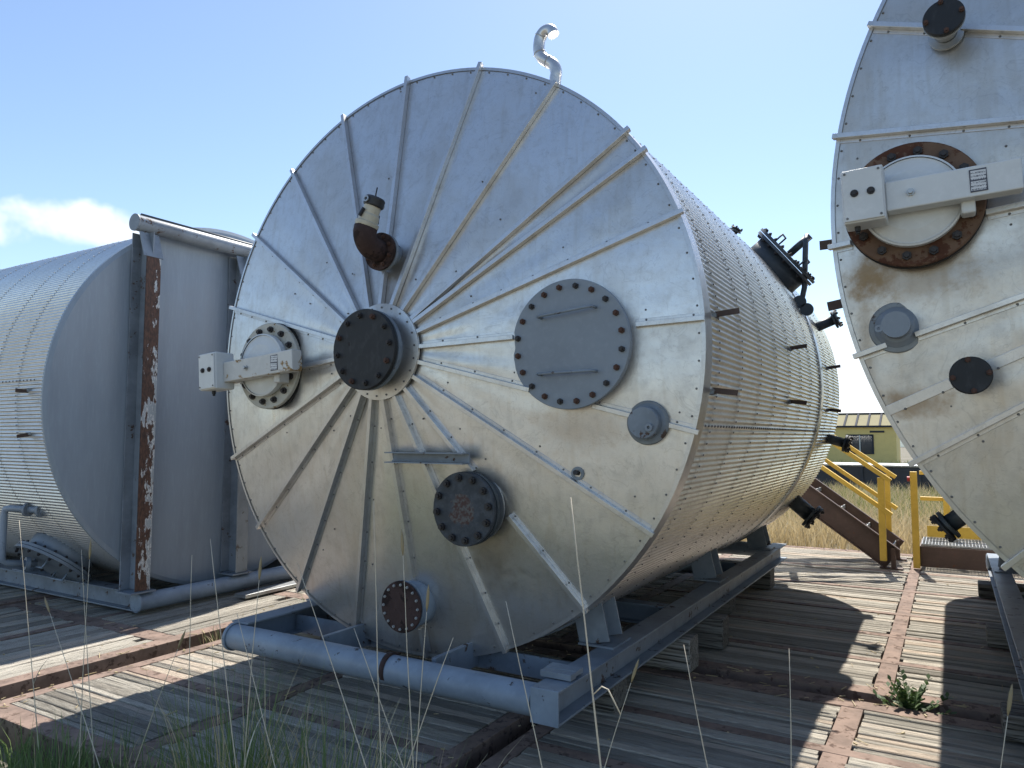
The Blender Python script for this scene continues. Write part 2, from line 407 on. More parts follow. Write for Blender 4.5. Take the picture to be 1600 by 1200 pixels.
def nozzle(parent, base, d, length, rp, rf, tf, nb, mp, mf, mb, bs=.02, name='nozzle', collar=.0, a0=.13, label=None, gap=.008):
    """pipe stub with a mating flange pair and its bolts; base on the shell, d outwards"""
    d = Vector(d).normalized(); base = Vector(base)
    p = MB().cyl(base - d * .06, base + d * (length - 2 * tf - gap), rp, n=32).build(name, mp, parent)
    if collar: MB().lathe([(rp + .002, .012), (collar, .010), (collar, -.004)], base, d, 32).build('collar', 'galv', p)
    o = base + d * (length - 2 * tf - gap)
    MB().lathe([(rp, 0), (rf - .003, 0), (rf, .003), (rf, tf), (rp * .5, tf)], o, d, 48).build('flange', mp, p)
    o2 = base + d * (length - tf)
    f = MB().lathe([(rf * .7, 0), (rf - .004, 0), (rf, .004), (rf, tf - .004), (rf - .004, tf), (0, tf)], o2, d, 48).build('blind_flange', mf, p)
    if label: f['label'] = label
    MB().cyl(o + d * tf, o2, rf * .72, n=32, caps=False).build('gasket', 'rubber', p)
    if nb: bolts(p, base + d * length, d, rf * .84, nb, bs, mb, a0=a0)
    return p


# ------------------------------------------------------------------ setting: ground, hills
gb = MB()
rings = [0, 15, 40, 70, 110, 170, 260, 380, 600, 1000, 1800, 3200]
def gz(r): return -.15 if r < 65 else -.15 - 17 * min(1, (r - 65) / 260) ** 1.2
ng = 64; gv = []; gf = []
for r in rings[1:]:
    for i in range(ng):
        a = 2 * PI * i / ng; gv.append((r * cos(a), 8 + r * sin(a), gz(r) + (noise.noise(Vector((r * .01, i * .4, 0))) * 1.5 if r > 150 else 0)))
gv.append((0, 8, -.15)); ce = len(gv) - 1
gf += [(ce, i, (i + 1) % ng) for i in range(ng)]
for k in range(len(rings) - 2): gf += [(k * ng + i, (k + 1) * ng + i, (k + 1) * ng + (i + 1) % ng, k * ng + (i + 1) % ng) for i in range(ng)]
gb.add(gv, gf, True).build('ground', 'ground')['kind'] = 'structure'
hb = MB(); hv = []; hf = []; nh = 120
for j in range(5):
    for i in range(nh):
        a = 2 * PI * i / nh; rr = 1500 + j * 160
        h = -17 + [0, 10, 17, 12, 0][j] * (.75 + .6 * noise.noise(Vector((cos(a) * 5, sin(a) * 5, j * .3))))
        hv.append((rr * cos(a), rr * sin(a), h))
for j in range(4): hf += [(j * nh + i, j * nh + (i + 1) % nh, (j + 1) * nh + (i + 1) % nh, (j + 1) * nh + i) for i in range(nh)]
hb.add(hv, hf, True).build('hills', 'hill')['kind'] = 'structure'

# ------------------------------------------------------------------ timber mats
PL = []
for k in range(8):                                    # unit planks, chipped ends and slightly worn edges, length along X
    b = MB(); vs = []; nx = 7; rn = random.Random(k)
    for i in range(nx):
        x = -.5 + i / (nx - 1)
        e = rn.uniform(-.03, .03); e2 = rn.uniform(-.03, .03); t1 = rn.uniform(-.05, .02); t2 = rn.uniform(-.05, .02)
        xs = x + (rn.uniform(-.004, .004) if i in (0, nx - 1) else 0)
        vs += [(xs, -.5 + e, -.5), (xs, -.5 + e, .44 + t1), (xs, -.42 + e, .5 + t1), (xs, .42 + e2, .5 + t2), (xs, .5 + e2, .44 + t2), (xs, .5 + e2, -.5)]
    fs = [(i * 6 + j, (i + 1) * 6 + j, (i + 1) * 6 + (j + 1) % 6, i * 6 + (j + 1) % 6)[::-1] for i in range(nx - 1) for j in range(6)]
    fs += [tuple(range(5, -1, -1))[::-1], tuple((nx - 1) * 6 + j for j in range(5, -1, -1))]
    b.add(vs, fs); me = bpy.data.meshes.new('plank'); me.from_pydata(b.v, [], b.f); me.materials.append(M['wood']); PL.append(me)


def mat_thing(label, x0, x1, y0, y1, cross, strips, along='x', pw=.068):
    """steel framed timber mat: cross = centres of flush steel members along the planks, strips = (centre, width) of members across them"""
    t = thing('timber_mat', label, 'mat', ((x0 + x1) / 2, (y0 + y1) / 2, -.15), 0, 'steel framed timber mats under the tanks')
    cx, cy = (x0 + x1) / 2, (y0 + y1) / 2
    hx, hy = (x1 - x0) / 2, (y1 - y0) / 2
    U, V = (hx, hy) if along == 'x' else (hy, hx)     # U along the planks, V across

    def put(u0, u1, v0, v1, z0, z1, name, mt, bev=.003):
        b = MB()
        c = ((u0 + u1) / 2, (v0 + v1) / 2, (z0 + z1) / 2 + .15); d = (u1 - u0, v1 - v0, z1 - z0)
        if along == 'y': c = (-c[1], c[0], c[2]); d = (d[1], d[0], d[2])
        return b.box(c, d).build(name, mt, t, bev)
    off_u = cx if along == 'x' else cy; off_v = cy if along == 'x' else -cx
    ew = .14
    put(-U, U, -V, -V + ew, -.149, -.001, 'steel_beam', 'matsteel'); put(-U, U, V - ew, V, -.149, -.001, 'steel_beam', 'matsteel')
    vs = sorted([c - off_v for c in cross]); us = sorted([(c - off_u, w) for c, w in strips])
    put(-U, -U + .10, -V + ew, V - ew, -.14, -.003, 'steel_beam', 'matsteel'); put(U - .10, U, -V + ew, V - ew, -.14, -.003, 'steel_beam', 'matsteel')
    put(-U + .1, U - .1, -V + ew, V - ew, -.149, -.085, 'sub_floor', 'wood_dark', 0)
    vcuts = [-V + ew] + [q for c in vs for q in (c - .042, c + .042)] + [V - ew]
    ucuts = [-U + .10] + [q for c, w in us for q in (c - w / 2, c + w / 2)] + [U - .10]
    for c in vs: put(-U + .1, U - .1, c - .042, c + .042, -.085, -.002, 'steel_beam', 'matsteel')
    for i in range(0, len(vcuts), 2):
        va, vb = vcuts[i], vcuts[i + 1]
        for c, w in us: put(c - w / 2, c + w / 2, va, vb, -.085, -.004, 'steel_strip', 'matsteel')
        for j in range(0, len(ucuts), 2):
            ua, ub = ucuts[j] + .006, ucuts[j + 1] - .006
            v = va + .004
            while v < vb - .03:
                w = min(pw * random.uniform(.72, 1.25), vb - .004 - v)
                if vb - v - w < .03: w = vb - .004 - v
                o = link('plank', random.choice(PL), None, t)
                h = .07; zt = .15 + random.uniform(-.009, .004)
                e0 = random.choice([0, 0, 0, .004, .012]); e1 = random.choice([0, 0, 0, .004, .012]) + (random.uniform(.05, .3) if random.random() < .025 else 0)
                c = ((ua + e0 + ub - e1) / 2, v + w / 2, zt - h / 2)
                if along == 'y': c = (-c[1], c[0], c[2])
                o.location = c; o.scale = (ub - e1 - ua - e0, w - random.uniform(.003, .010), h)
                o.rotation_euler = (random.uniform(-.025, .025), 0, (PI / 2 if along == 'y' else 0) + random.uniform(-.004, .004))
                v += w
    return t


mat_thing('timber mat with boards running away from the camera, left of the long gap', -4.9, -2.42, -2.6, 7.4, [3.66], [(-1.55, .16), (.05, .17), (1.7, .17), (3.4, .17), (5.2, .17)], 'y', .08)
mat_thing('shaded timber mat under the painted tank at the far left', -9.6, -5.0, -2.6, 7.4, [6.2, 7.3, 8.4], [(-1.2, .17), (.6, .17), (2.4, .17), (4.4, .17)], 'y', .11)
mat_thing('timber mat in the left foreground, just right of the long gap', -2.15, .71, -1.46, 1.36, [-.54, .42], [(-.75, .12)], 'x')
mat_thing('timber mat in the right foreground, nearest the watermark corner', .84, 4.6, -.95, 1.36, [-.2, .52], [(2.32, .12)], 'x')
mat_thing('large timber mat under the main tank and reaching back to the stairs', -2.15, 6.6, 1.53, 7.85, [2.32, 3.1, 3.95, 5.1, 6.3], [(.2, .12), (2.45, .11), (4.6, .12)], 'x', .075)
MB().box((5.6, .2, -.075), (1.9, 2.3, .13)).build('steel_plate', 'matsteel', None, .004)
tag(bpy.data.objects['steel_plate'], 'rusty steel plate lying below the big right hand tank', 'steel plate')


# ------------------------------------------------------------------ tanks
def cone_y(r, RT, dep): return -dep * (1 - r / RT)


def corr_sheet(RT, y0, y1, lift, amp=.0058, pitch=.032):
    N = round(2 * PI * RT / pitch); n = N * 6; b = MB(); vs = []
    for y, e in ((y0, lift), (y1, 0.0)):
        for i in range(n):
            a = 2 * PI * i / n; r = RT + e + amp * cos(N * a); vs.append((r * cos(a), y, r * sin(a)))
    b.add(vs, [(i, n + i, n + (i + 1) % n, (i + 1) % n) for i in range(n)], True); return b, N


def add_screw(b, p, nrm, r=.008, h=.006):
    u, w, d = frame(nrm); p = Vector(p); n = 6
    vs = [p + (u * cos(2 * PI * i / n) + w * sin(2 * PI * i / n)) * r for i in range(n)]
    vs += [p + d * h + (u * cos(2 * PI * i / n) + w * sin(2 * PI * i / n)) * r * .7 for i in range(n)]
    b.add(vs, [(i, (i + 1) % n, n + (i + 1) % n, n + i) for i in range(n)] + [tuple(range(n, 2 * n))])


def shell(t, RT, L, zc, seams, clad, band=None, lap=-14, front_trim=.12, side=None):
    """corrugated cladding in rings, laps, screw rows; axis along local +Y at height zc"""
    Z = Vector((0, 0, zc)); sb = MB()
    ed = [front_trim - .01] + seams + [L]
    for i in range(len(ed) - 1):
        b, N = corr_sheet(RT, ed[i], ed[i + 1] + .03 if i < len(ed) - 2 else L, .0022)
        b.v = [(x, y, z + zc) for x, y, z in b.v]; b.build('cladding_sheet', clad, t)
    for y in seams:
        for k in range(0, N, 2):
            a = 2 * PI * k / N
            if side and not side(a): continue
            add_screw(sb, (Vector((cos(a) * (RT + .0072), y + .018, sin(a) * (RT + .0072))) + Z), (cos(a), 0, sin(a)), .0062, .004)
    for la in (lap,):
        a = 2 * PI * round(R(la) / (2 * PI) * N) / N
        y = .15
        while y < L - .1:
            add_screw(sb, Vector((cos(a) * (RT + .006), y, sin(a) * (RT + .006))) + Z, (cos(a), 0, sin(a)), .008); y += .06
    sb.build('seam_screws', 'screw_dull', t)['kind'] = 'stuff'
    if band: MB().lathe([(RT + .002, 0), (RT + .014, 0), (RT + .014, band[1] - band[0]), (RT + .002, band[1] - band[0])], (0, band[0], zc), (0, 1, 0), 160).build('smooth_band', 'rib', t)
    MB().lathe([(RT, 0), (RT * .5, .12), (0, .25)], (0, L, zc), (0, 1, 0), 96).build('rear_end', clad, t)


def gored_head(t, RT, zc, dep, angs, r_in, mat, seamonly=(), cut=()):
    """shallow cone of separate gore panels with a raised rib on each joint"""
    sc = MB(); A = sorted(angs)
    for i in range(len(A)):
        a0, a1 = R(A[i]), R(A[(i + 1) % len(A)] + (360 if i == len(A) - 1 else 0)); na, nr = 8, 14; vs = []
        for j in range(nr + 1):
            r = r_in - .02 + (RT - r_in + .02) * j / nr
            for k in range(na + 1):
                f = k / na; a = a0 + (a1 - a0) * f
                wv = sin(PI * f) * (.007 * noise.noise(Vector((r * 2.2, i * 7.3, f * 2))) + .004 * noise.noise(Vector((r * 6, i * 3.1, f * 5)))) * min(1, (RT - r) * 6)
                vs.append((r * cos(a), cone_y(r, RT, dep) - wv, zc + r * sin(a)))
        q = na + 1
        MB().add(vs, [(j * q + k, j * q + k + 1, (j + 1) * q + k + 1, (j + 1) * q + k) for j in range(nr) for k in range(na)], True).build('gore_panel', mat, t)
        n_s = max(2, round((a1 - a0) * RT / .13))
        for k in range(n_s):
            a = a0 + (a1 - a0) * (k + .5) / n_s; r = RT - .025
            add_screw(sc, (r * cos(a), cone_y(r, RT, dep) - .001, zc + r * sin(a)), (0, -1, 0), .0065, .005)
    slope = Vector((0, dep / RT, 0))
    for n_, a in enumerate(A):
        a = R(a); e = Vector((cos(a), 0, sin(a))); tn = Vector((-sin(a), 0, cos(a)))
        over = random.uniform(.012, .034)
        p0 = e * r_in + Vector((0, cone_y(r_in, RT, dep), zc)); p1 = e * (RT + over) + Vector((0, cone_y(RT + over, RT, dep), zc))
        d = (p1 - p0).normalized(); nr_ = tn.cross(d).normalized()
        if nr_.y > 0: nr_ = -nr_
        def inside(r): return any(math.hypot(e.x * r - qx, e.z * r - qz) < qr for qx, qz, qr in cut)
        runs = []; cur = None; r = r_in
        while r <= RT + over + 1e-6:
            if inside(r): cur = None
            elif cur is None: cur = [r, r]; runs.append(cur)
            else: cur[1] = r
            r += .01
        for ra, rb in runs:
            if rb - ra < .02: continue
            q0 = e * ra + Vector((0, cone_y(ra, RT, dep), zc)); q1 = e * rb + Vector((0, cone_y(rb, RT, dep), zc)); end = rb > RT - .02
            m = MB()
            if A[n_] in seamonly:
                m.bar(q0 + nr_ * .002, q1 - d * (.04 if end else 0) + nr_ * .002, .05, .0035, nr_)
            else:
                m.bar(q0 + nr_ * .019, q1 + nr_ * .018, .025, .034, nr_)
                m.bar(q0 + nr_ * .002 + tn * .022, q1 - d * (.03 if end else 0) + nr_ * .002 + tn * .022, .020, .003, nr_)
            m.build('seam_rib', 'rib', t, .002)
        r = r_in + .1 + random.uniform(0, .1)
        while r < RT - .03:
            p = e * r + Vector((0, cone_y(r, RT, dep), zc)) + nr_ * .0035 + tn * .024
            if inside(r): r += .1; continue
            add_screw(sc, p, nr_, .0065, .005)
            if random.random() < .25: add_screw(sc, p + tn * random.uniform(.03, .1) + nr_ * -.003, nr_, .006, .004)
            r += random.uniform(.17, .24)
    sc.build('face_screws', 'screw', t)['kind'] = 'stuff'
    # folded edge trim
    MB().lathe([(RT - .012, -.004), (RT + .008, .0), (RT + .009, .115), (RT + .002, .115)], (0, -.004, zc), (0, 1, 0), 180).build('edge_trim', 'rib', t)


def hub(t, zc, dep, RT, r_in, fr, length, nb):
    y = cone_y(r_in, RT, dep)
    MB().lathe([(r_in + .012, .012), (r_in + .012, -.004), (.10, -.030)], (0, y - .037, zc), (0, 1, 0), 64).build('hub_plate', 'panel', t)
    s = MB()
    for k in range(22):
        a = 2 * PI * (k + .3) / 22; add_screw(s, ((r_in - .012) * cos(a), y - .044, zc + (r_in - .012) * sin(a)), (0, -1, 0), .007)
    s.build('hub_screws', 'screw', t)['kind'] = 'stuff'
    return nozzle(t, (0, y - .06, zc), (0, -1, 0), length, fr * .80, fr, .030, nb, 'grey', 'black', ('bolt', 'bolt', 'bolt_rust'), .017, label='large black blind flange')


def vent_hatch(t, x, z, y, ring, cover, barm, tilt, box_x, bar_x, nb=16, dzb=0.0):
    """round hatch held by a channel bar with a box at its end"""
    h = MB().cyl((x, y + .12, z), (x, y - .075, z), .20, n=48).build('vent_hatch', cover, t)
    MB().lathe([(.2, 0), (.289, 0), (.295, .005), (.295, .028), (.289, .033), (.2, .033)], (x, y + .012, z), (0, -1, 0), 64).build('flange', ring, h)
    MB().lathe([(.2, 0), (.298, 0), (.298, .022), (.2, .022)], (x, y + .040, z), (0, -1, 0), 64).build('lower_flange', 'black', h)
    MB().lathe([(.203, -.03), (.212, -.03), (.212, .008), (.203, .012)], (x, y - .07, z), (0, -1, 0), 48).build('rim', 'white', h)
    MB().lathe([(.203, 0), (.14, .018), (0, .026)], (x, y - .072, z), (0, -1, 0), 48).build('lid', cover, h)
    bolts(h, (x, y - .021, z), (0, -1, 0), .247, nb, .0215, 'bolt', a0=.1)
    c = Vector((x, y - .155, z + dzb)); dx = Vector((cos(tilt), 0, sin(tilt))); dz = Vector((-sin(tilt), 0, cos(tilt)))
    MB().bar(c + dx * bar_x[0], c + dx * bar_x[1], .085, .135, dz).build('clamp_bar', barm, h, .006)
    MB().bar(c + dx * box_x[0] + dz * .012 + Vector((0, -.028, 0)), c + dx * box_x[1] + dz * .012 + Vector((0, -.028, 0)), .15, .25, dz).build('end_box', 'white', h, .008)
    bm_ = c + dx * (box_x[0] + box_x[1]) / 2 + dz * .012 + Vector((0, -.108, 0)); hwb = (box_x[1] - box_x[0]) / 2
    MB().bar(bm_ - dx * (hwb - .006), bm_ + dx * (hwb - .006), .012, .236, dz).build('box_lid', 'white', h, .003)
    for k1 in (-1, 1):
        for k2 in (-1, 1): MB().cyl(bm_ + dx * k1 * (hwb - .018) + dz * k2 * .104, bm_ + dx * k1 * (hwb - .018) + dz * k2 * .104 + Vector((0, -.010, 0)), .0055, n=8).build('lid_screw', 'screw', h)
    gl = c + dx * (box_x[0] + .05) - dz * .113 + Vector((0, -.03, 0))
    MB().cyl(gl, gl - dz * .022, .014, n=6, smooth=False).cyl(gl - dz * .022, gl - dz * .035, .009, n=10).build('cable_gland', 'rubber', h)
    MB().cyl(c + Vector((0, .05, 0)), c + Vector((0, -.052, 0)), .018, n=6, smooth=False).cyl(c + Vector((0, -.052, 0)), c + Vector((0, -.07, 0)), .010, n=10).build('centre_bolt', 'galv', h)
    bc = c + dx * (box_x[0] + box_x[1]) / 2 + dz * .02 + Vector((0, -.114, 0))
    for k in (-1, 1): MB().lathe([(.0, .014), (.009, .014), (.010, .006), (.017, .006), (.017, 0)], bc + dx * .034 * k, (0, -1, 0), 16).build('box_knob', 'bolt', h)
    lx = c + dx * (bar_x[1] * .62) + Vector((0, -.0445, 0))
    MB().bar(lx - dx * .032, lx + dx * .032, .002, .10, dz).build('printed_label', 'label', h)
    lt = c + dx * .215 - dz * .085
    MB().box(lt + Vector((0, .06, 0)), (.055, .09, .07), Matrix.Rotation(-tilt, 3, 'Y')).build('latch', barm, h, .01)
    for k in (-1, 1):
        MB().bar(c + dx * k * .235 - dz * .01 + Vector((0, .04, 0)), c + dx * k * .235 - dz * .01 + Vector((0, .13, 0)), .05, .03, dz).build('bar_foot', barm, h, .004)
    return h


def clip(t, RT, zc, ang, y, length=.13, h=.03):
    e = Vector((cos(R(ang)), 0, sin(R(ang)))); tn = Vector((-e.z, 0, e.x))
    p = e * (RT - .02) + Vector((0, y, zc))
    o = MB().bar(p, p + e * (length + .02), .008, h, tn).build('insulation_clip', 'brown', t)
    MB().box(p + e * .024 - tn * .008 , (.02, .07, .024), Matrix.Rotation(-R(ang), 3, 'Y')).build('clip_seal', 'post_dirty', o)


def skid(t, hw, y0, y1, zt, h, pipe_r, ztop, paintm='grey', pipem='pipe_grey', leg_ys=(), RT=1.83, zc=2.1, flange=.15, pipe_z=None, dx=0.0, pl=None, fwd=0.0):
    zm = zt - h / 2
    for s in (-1, 1):
        MB().ibeam((s * hw + dx, y0 + .03 - (fwd if s > 0 else 0), zm), (s * hw + dx, y1, zm), h, flange).build('skid_beam', paintm, t, .002)
    pz = zm if pipe_z is None else pipe_z
    for k, y in enumerate((y0, y1)):
        xa, xb2 = pl or (-hw - .06, hw + .06)
        p = MB().cyl((xa, y, pz), (xb2, y, pz), pipe_r, n=32).build('end_pipe', pipem, t, .002)
        for s in ((-1,) if pl else (-1, 1)): MB().lathe([(pipe_r + .004, 0), (pipe_r + .010, .004), (pipe_r + .010, .020), (pipe_r - .01, .030), (0, .034)], (xa + .005 if s < 0 else xb2 - .005, y, pz), (s, 0, 0), 32).build('pipe_cap', pipem, p)
    for y in leg_ys:
        for s in (-1, 1):
            x = hw - .05
            zs = zc - math.sqrt(RT ** 2 - (x + .05) ** 2) + .03
            MB().ibeam((s * (x - .02), y, zt + .012), (s * (x - .1), y, zs + .06), .20, .19, .012, .01, (0, 1, 0)).build('saddle_leg', paintm, t, .002)
            MB().box((s * x, y, zt + .005), (.22, .26, .012)).build('foot_plate', paintm, t)
        # curved saddle under the shell
        m = MB(); n = 18; vs = []; a0, a1 = R(-125), R(-55)
        for k in range(n + 1):
            a = a0 + (a1 - a0) * k / n
            for yy in (-.09, .09):
                for rr in (RT + .004, RT + .022): vs.append((rr * cos(a), y + yy, zc + rr * sin(a)))
        m.add(vs, [f for k in range(n) for f in ((4 * k, 4 * k + 4, 4 * k + 6, 4 * k + 2), (4 * k + 1, 4 * k + 3, 4 * k + 7, 4 * k + 5), (4 * k, 4 * k + 1, 4 * k + 5, 4 * k + 4), (4 * k + 2, 4 * k + 6, 4 * k + 7, 4 * k + 3))])
        m.build('saddle', paintm, t)


# ---- main tank
RT, ZC, DEP, LT = 1.83, 2.102, .38, 5.2
mt = thing('storage_tank', 'central silver tank with fan of ribbed panels round a black hub on grey skid', 'tank', (0, 0, 0))
ribs = [(111 - 18 * k) % 360 for k in range(20)] + [34]
gored_head(mt, RT, ZC, DEP, ribs, .275, 'panel', cut=[(1.165, -.012, .335), (-1.10, -.018, .30), (1.545, -.43, .085), (.555, -.9, .2), (.07, -1.5, .15), (0, .6, .1)])
shell(mt, RT, LT, ZC, [.24 + .5 * k for k in range(8)] + [4.3, 4.75], 'clad', (3.82, 3.95), side=lambda a: cos(a) > -.3)
hub(mt, ZC, DEP, RT, .275, .235, .125, 12)
vent_hatch(mt, -1.10, ZC - .018, -.225, 'ring_cream', 'white', 'white_stain', R(4.5), (-.40, -.23), (-.23, .43), 14, -.03)
# big bolted manway
cx, cz, cy = 1.165, ZC - .012, -.135
mw = MB().cyl((cx, cy + .1, cz), (cx, cy - .03, cz), .30, n=56).build('manway', 'grey', mt)
MB().lathe([(.28, 0), (.335, 0), (.338, .003), (.338, .030), (.28, .030)], (cx, cy - .012, cz), (0, -1, 0), 80).build('flange', 'grey', mw)
MB().lathe([(.28, 0), (.344, 0), (.347, .003), (.347, .022), (.344, .025), (0, .025)], (cx, cy - .046, cz), (0, -1, 0), 80).build('cover', 'cover_grey', mw)
bolts(mw, (cx, cy - .071, cz), (0, -1, 0), .308, 20, .0165, ('bolt_rust', 'bolt_rust', 'bolt', 'bolt_rust', 'bolt'), a0=.16)
for hz, tl in ((.165, .03), (-.155, .005)):
    a = Vector((cx - .16, cy - .071, cz + hz - tl / 2)); b_ = Vector((cx + .16, cy - .071, cz + hz + tl / 2)); up = Vector((0, -.055, 0))
    MB().tube([a, a + up * .8, a + up + (b_ - a) * .05, b_ + up - (b_ - a) * .05, b_ + up * .8, b_], .008, 10).build('handle', 'grey', mw)
# small capped nozzle low right
nz = MB().lathe([(.10, .0), (.10, .016), (.083, .02), (.083, .075), (.078, .08), (0, .08)], (1.545, -.055, ZC - .43), (0, -1, 0), 40).build('capped_nozzle', 'grey', mt)
MB().lathe([(.115, 0), (.11, .012), (.09, .014)], (1.545, -.058, ZC - .43), (0, -1, 0), 40).build('sealant_ring', 'post_dirty', nz)
MB().lathe([(.008, 0), (.020, 0), (.020, .012), (.008, .012), (.008, 0)], (1.58, -.136, ZC - .455), (0, -1, 0), 20).build('lifting_eye', 'cover_grey', nz)
# thermowell hole
hl = MB().lathe([(.036, 0), (.036, .012), (.022, .012), (.022, -.03)], (1.165, -.097, ZC - .698), (0, -1, 0), 24).build('thermowell', 'post_dirty', mt)
MB().cyl((1.165, -.08, ZC - .698), (1.165, -.135, ZC - .690), .013, n=10).build('plug', 'bolt', hl)
# support channel
ch = MB(); yb = -.285
for dz_ in (-.028, .028): ch.bar((.035, yb - .03, ZC - .622 + dz_), (.59, yb - .03, ZC - .622 + dz_), .075, .007)
ch.bar((.035, yb + .005, ZC - .622), (.59, yb + .005, ZC - .622), .007, .048)
ch.build('support_channel', 'grey', mt)
for xx in (.12, .5): MB().box((xx, yb + .06, ZC - .622), (.04, .11, .03)).build('standoff', 'grey', mt)
# dark blind flange, and rust brown one at the foot
nozzle(mt, (.555, -.16, ZC - .90), (0, -1, 0), .135, .165, .205, .028, 12, 'dkgreen', 'blackworn', 'bolt', .021, collar=.19, label='dark blind flange with worn rusty centre')
rf = nozzle(mt, (.07, -.075, ZC - 1.50), (0, -1, 0), .155, .135, .15, .014, 0, 'pipe_grey', 'rust', 'bolt_pale', .008, label='rust brown blind flange')
bolts(rf, (.07, -.230, ZC - 1.50), (0, -1, 0), .128, 16, .0085, 'bolt_pale')
# cam lock fitting with elbow
ny = cone_y(.6, RT, DEP)
cn = MB().cyl((0, ny + .06, ZC + .60), (0, ny - .075, ZC + .60), .072, n=32).build('fill_nozzle', 'grey', mt)
MB().lathe([(.05, 0), (.110, 0), (.113, .003), (.113, .024), (.05, .024)], (0, ny - .075, ZC + .60), (0, -1, 0), 40).build('flange', 'grey', cn)
MB().lathe([(.05, 0), (.110, 0), (.113, .003), (.113, .022), (.05, .024)], (0, ny - .102, ZC + .60), (0, -1, 0), 40).build('elbow_flange', 'rust', cn)
bolts(cn, (0, ny - .126, ZC + .60), (0, -1, 0), .088, 8, .012, 'bolt_rust', a0=.4)
P0 = Vector((0, ny - .115, ZC + .60)); pts = []
for k in range(9):
    a = PI / 2 * k / 8 * 1.0; pts.append(P0 + Vector((.0, -.05 - .085 * sin(a), .085 * (1 - cos(a)) + .0)))
pts = [P0] + pts + [pts[-1] + Vector((.004, .004, .03))]
MB().tube(pts, .068, 24).build('elbow', 'rust', cn)
e0 = pts[-1]; ed = Vector((.34, .10, 1)).normalized()
MB().lathe([(0, 0), (.066, 0), (.070, .01), (.070, .028), (.060, .034), (.058, .070), (.050, .082), (.050, .125), (0, .125)], e0, ed, 32).build('camlock_coupler', 'cream', cn)
MB().lathe([(0, .125), (.056, .125), (.060, .132), (.060, .172), (.050, .182), (0, .182)], e0, ed, 28).build('dust_cap', 'rubber', cn)
for s in (-1, 1):
    u, w, d = frame(ed); q = e0 + d * .095 + u * s * .062
    MB().bar(q, q + d * .0 + u * s * .012 - d * .05, .018, .012, w).build('cam_lever', 'rubber', cn)
    MB().lathe([(.010, 0), (.018, 0), (.018, .006), (.010, .006)], e0 + d * .15 + u * s * .066, u * s, 16).build('pull_ring', 'galv', cn)
MB().tube([e0 + ed * .18, e0 + ed * .205 + Vector((-.01, 0, 0)), e0 + ed * .235 + Vector((-.012, 0, .01))], .004, 8).build('cap_chain', 'bolt', cn)
# gooseneck vent on the crown, just behind the rim
gp = [Vector((.905, .14, 3.60)), Vector((.915, .14, 3.74))]
path = [(.905, 3.60), (.915, 3.74), (.922, 3.785), (.915, 3.82), (.895, 3.85), (.85, 3.885), (.82, 3.915), (.805, 3.955), (.805, 4.0), (.815, 4.04), (.838, 4.065), (.868, 4.07), (.893, 4.055), (.905, 4.03)]
gpts = [Vector((x, .14, z)) for x, z in path]
# resample smoothly
sm = []
for i in range(len(gpts) - 1):
    p_1, p0, p1, p2 = gpts[max(i - 1, 0)], gpts[i], gpts[i + 1], gpts[min(i + 2, len(gpts) - 1)]
    for k in range(4):
        t_ = k / 4; sm.append(.5 * ((2 * p0) + (p1 - p_1) * t_ + (2 * p_1 - 5 * p0 + 4 * p1 - p2) * t_ ** 2 + (3 * p0 - p_1 - 3 * p1 + p2) * t_ ** 3))
sm.append(gpts[-1])
gn = MB().tube(sm, .036, 20).build('gooseneck_vent', 'rib', mt)
for i in (18, 26, 36): MB().cyl(sm[i], sm[i] + (sm[i + 1] - sm[i]).normalized() * .006, .0385, n=20).build('joint_band', 'galv', gn)
# cladding clips
for y, zz in ((.22, .15), (2.35, .19), (4.38, .20)): clip(mt, RT, ZC, math.degrees(math.asin(zz / 1.85)), y)
for y, zz in ((.2, -.26), (2.3, -.23), (4.35, -.23)): clip(mt, RT, ZC, math.degrees(math.asin(zz / 1.85)), y)
# shell manway high on the right flank, with davit
ph = R(38.5); e = Vector((cos(ph), 0, sin(ph))); tn = Vector((-e.z, 0, e.x)); ym = 3.75
b0 = e * RT + Vector((0, ym, ZC))
sm_ = MB().cyl(b0 - e * .1, b0 + e * .16, .30, n=48).build('shell_manway', 'dkgreen', mt)
MB().lathe([(.28, 0), (.36, 0), (.36, .028), (.28, .028)], b0 + e * .14, e, 56).build('flange', 'dkgreen', sm_)
MB().lathe([(.28, 0), (.365, 0), (.365, .026), (0, .026)], b0 + e * .176, e, 56).build('cover', 'dkgreen', sm_)
bolts(sm_, b0 + e * .202, e, .33, 20, .017, 'bolt', both=.064)
for s in (-1, 1):
    a = b0 + e * .202 + tn * s * .17 - Vector((0, .08, 0)); b_ = a + Vector((0, .16, 0))
    MB().tube([a, a + e * .09, b_ + e * .09, b_], .009, 8).build('handle', 'dkgreen', sm_)
dv = b0 - tn * .44 - Vector((0, .05, 0)) - e * .10
MB().tube([dv, dv + e * .1, dv + e * .2 + tn * .08, b0 + e * .40 - tn * .02 - Vector((0, .05, 0)), b0 + e * .44 + tn * .02], .026, 14).build('davit_arm', 'dkgreen', sm_)
MB().cyl(b0 + e * .21, b0 + e * .46, .035, n=16).build('davit_lug', 'dkgreen', sm_)
for k in (0, 1): MB().lathe([(0, 0), (.06, 0), (.06, .03), (0, .03)], dv + e * (.02 + .0 * k) - tn * (.10 * k) + e * .06, -Vector((0, 1, 0)), 24).build('davit_hinge', 'dkgreen', sm_)
e2 = Vector((cos(R(57)), 0, sin(R(57))))
nozzle(mt, e2 * RT + Vector((0, 3.9, ZC)), e2, .13, .03, .06, .014, 4, 'dkgreen', 'black', 'bolt', .012)
e2 = Vector((cos(R(21)), 0, sin(R(21))))
nozzle(mt, e2 * RT + Vector((0, 4.6, ZC)), e2, .22, .05, .095, .02, 8, 'dkgreen', 'dkgreen', 'bolt', .014)
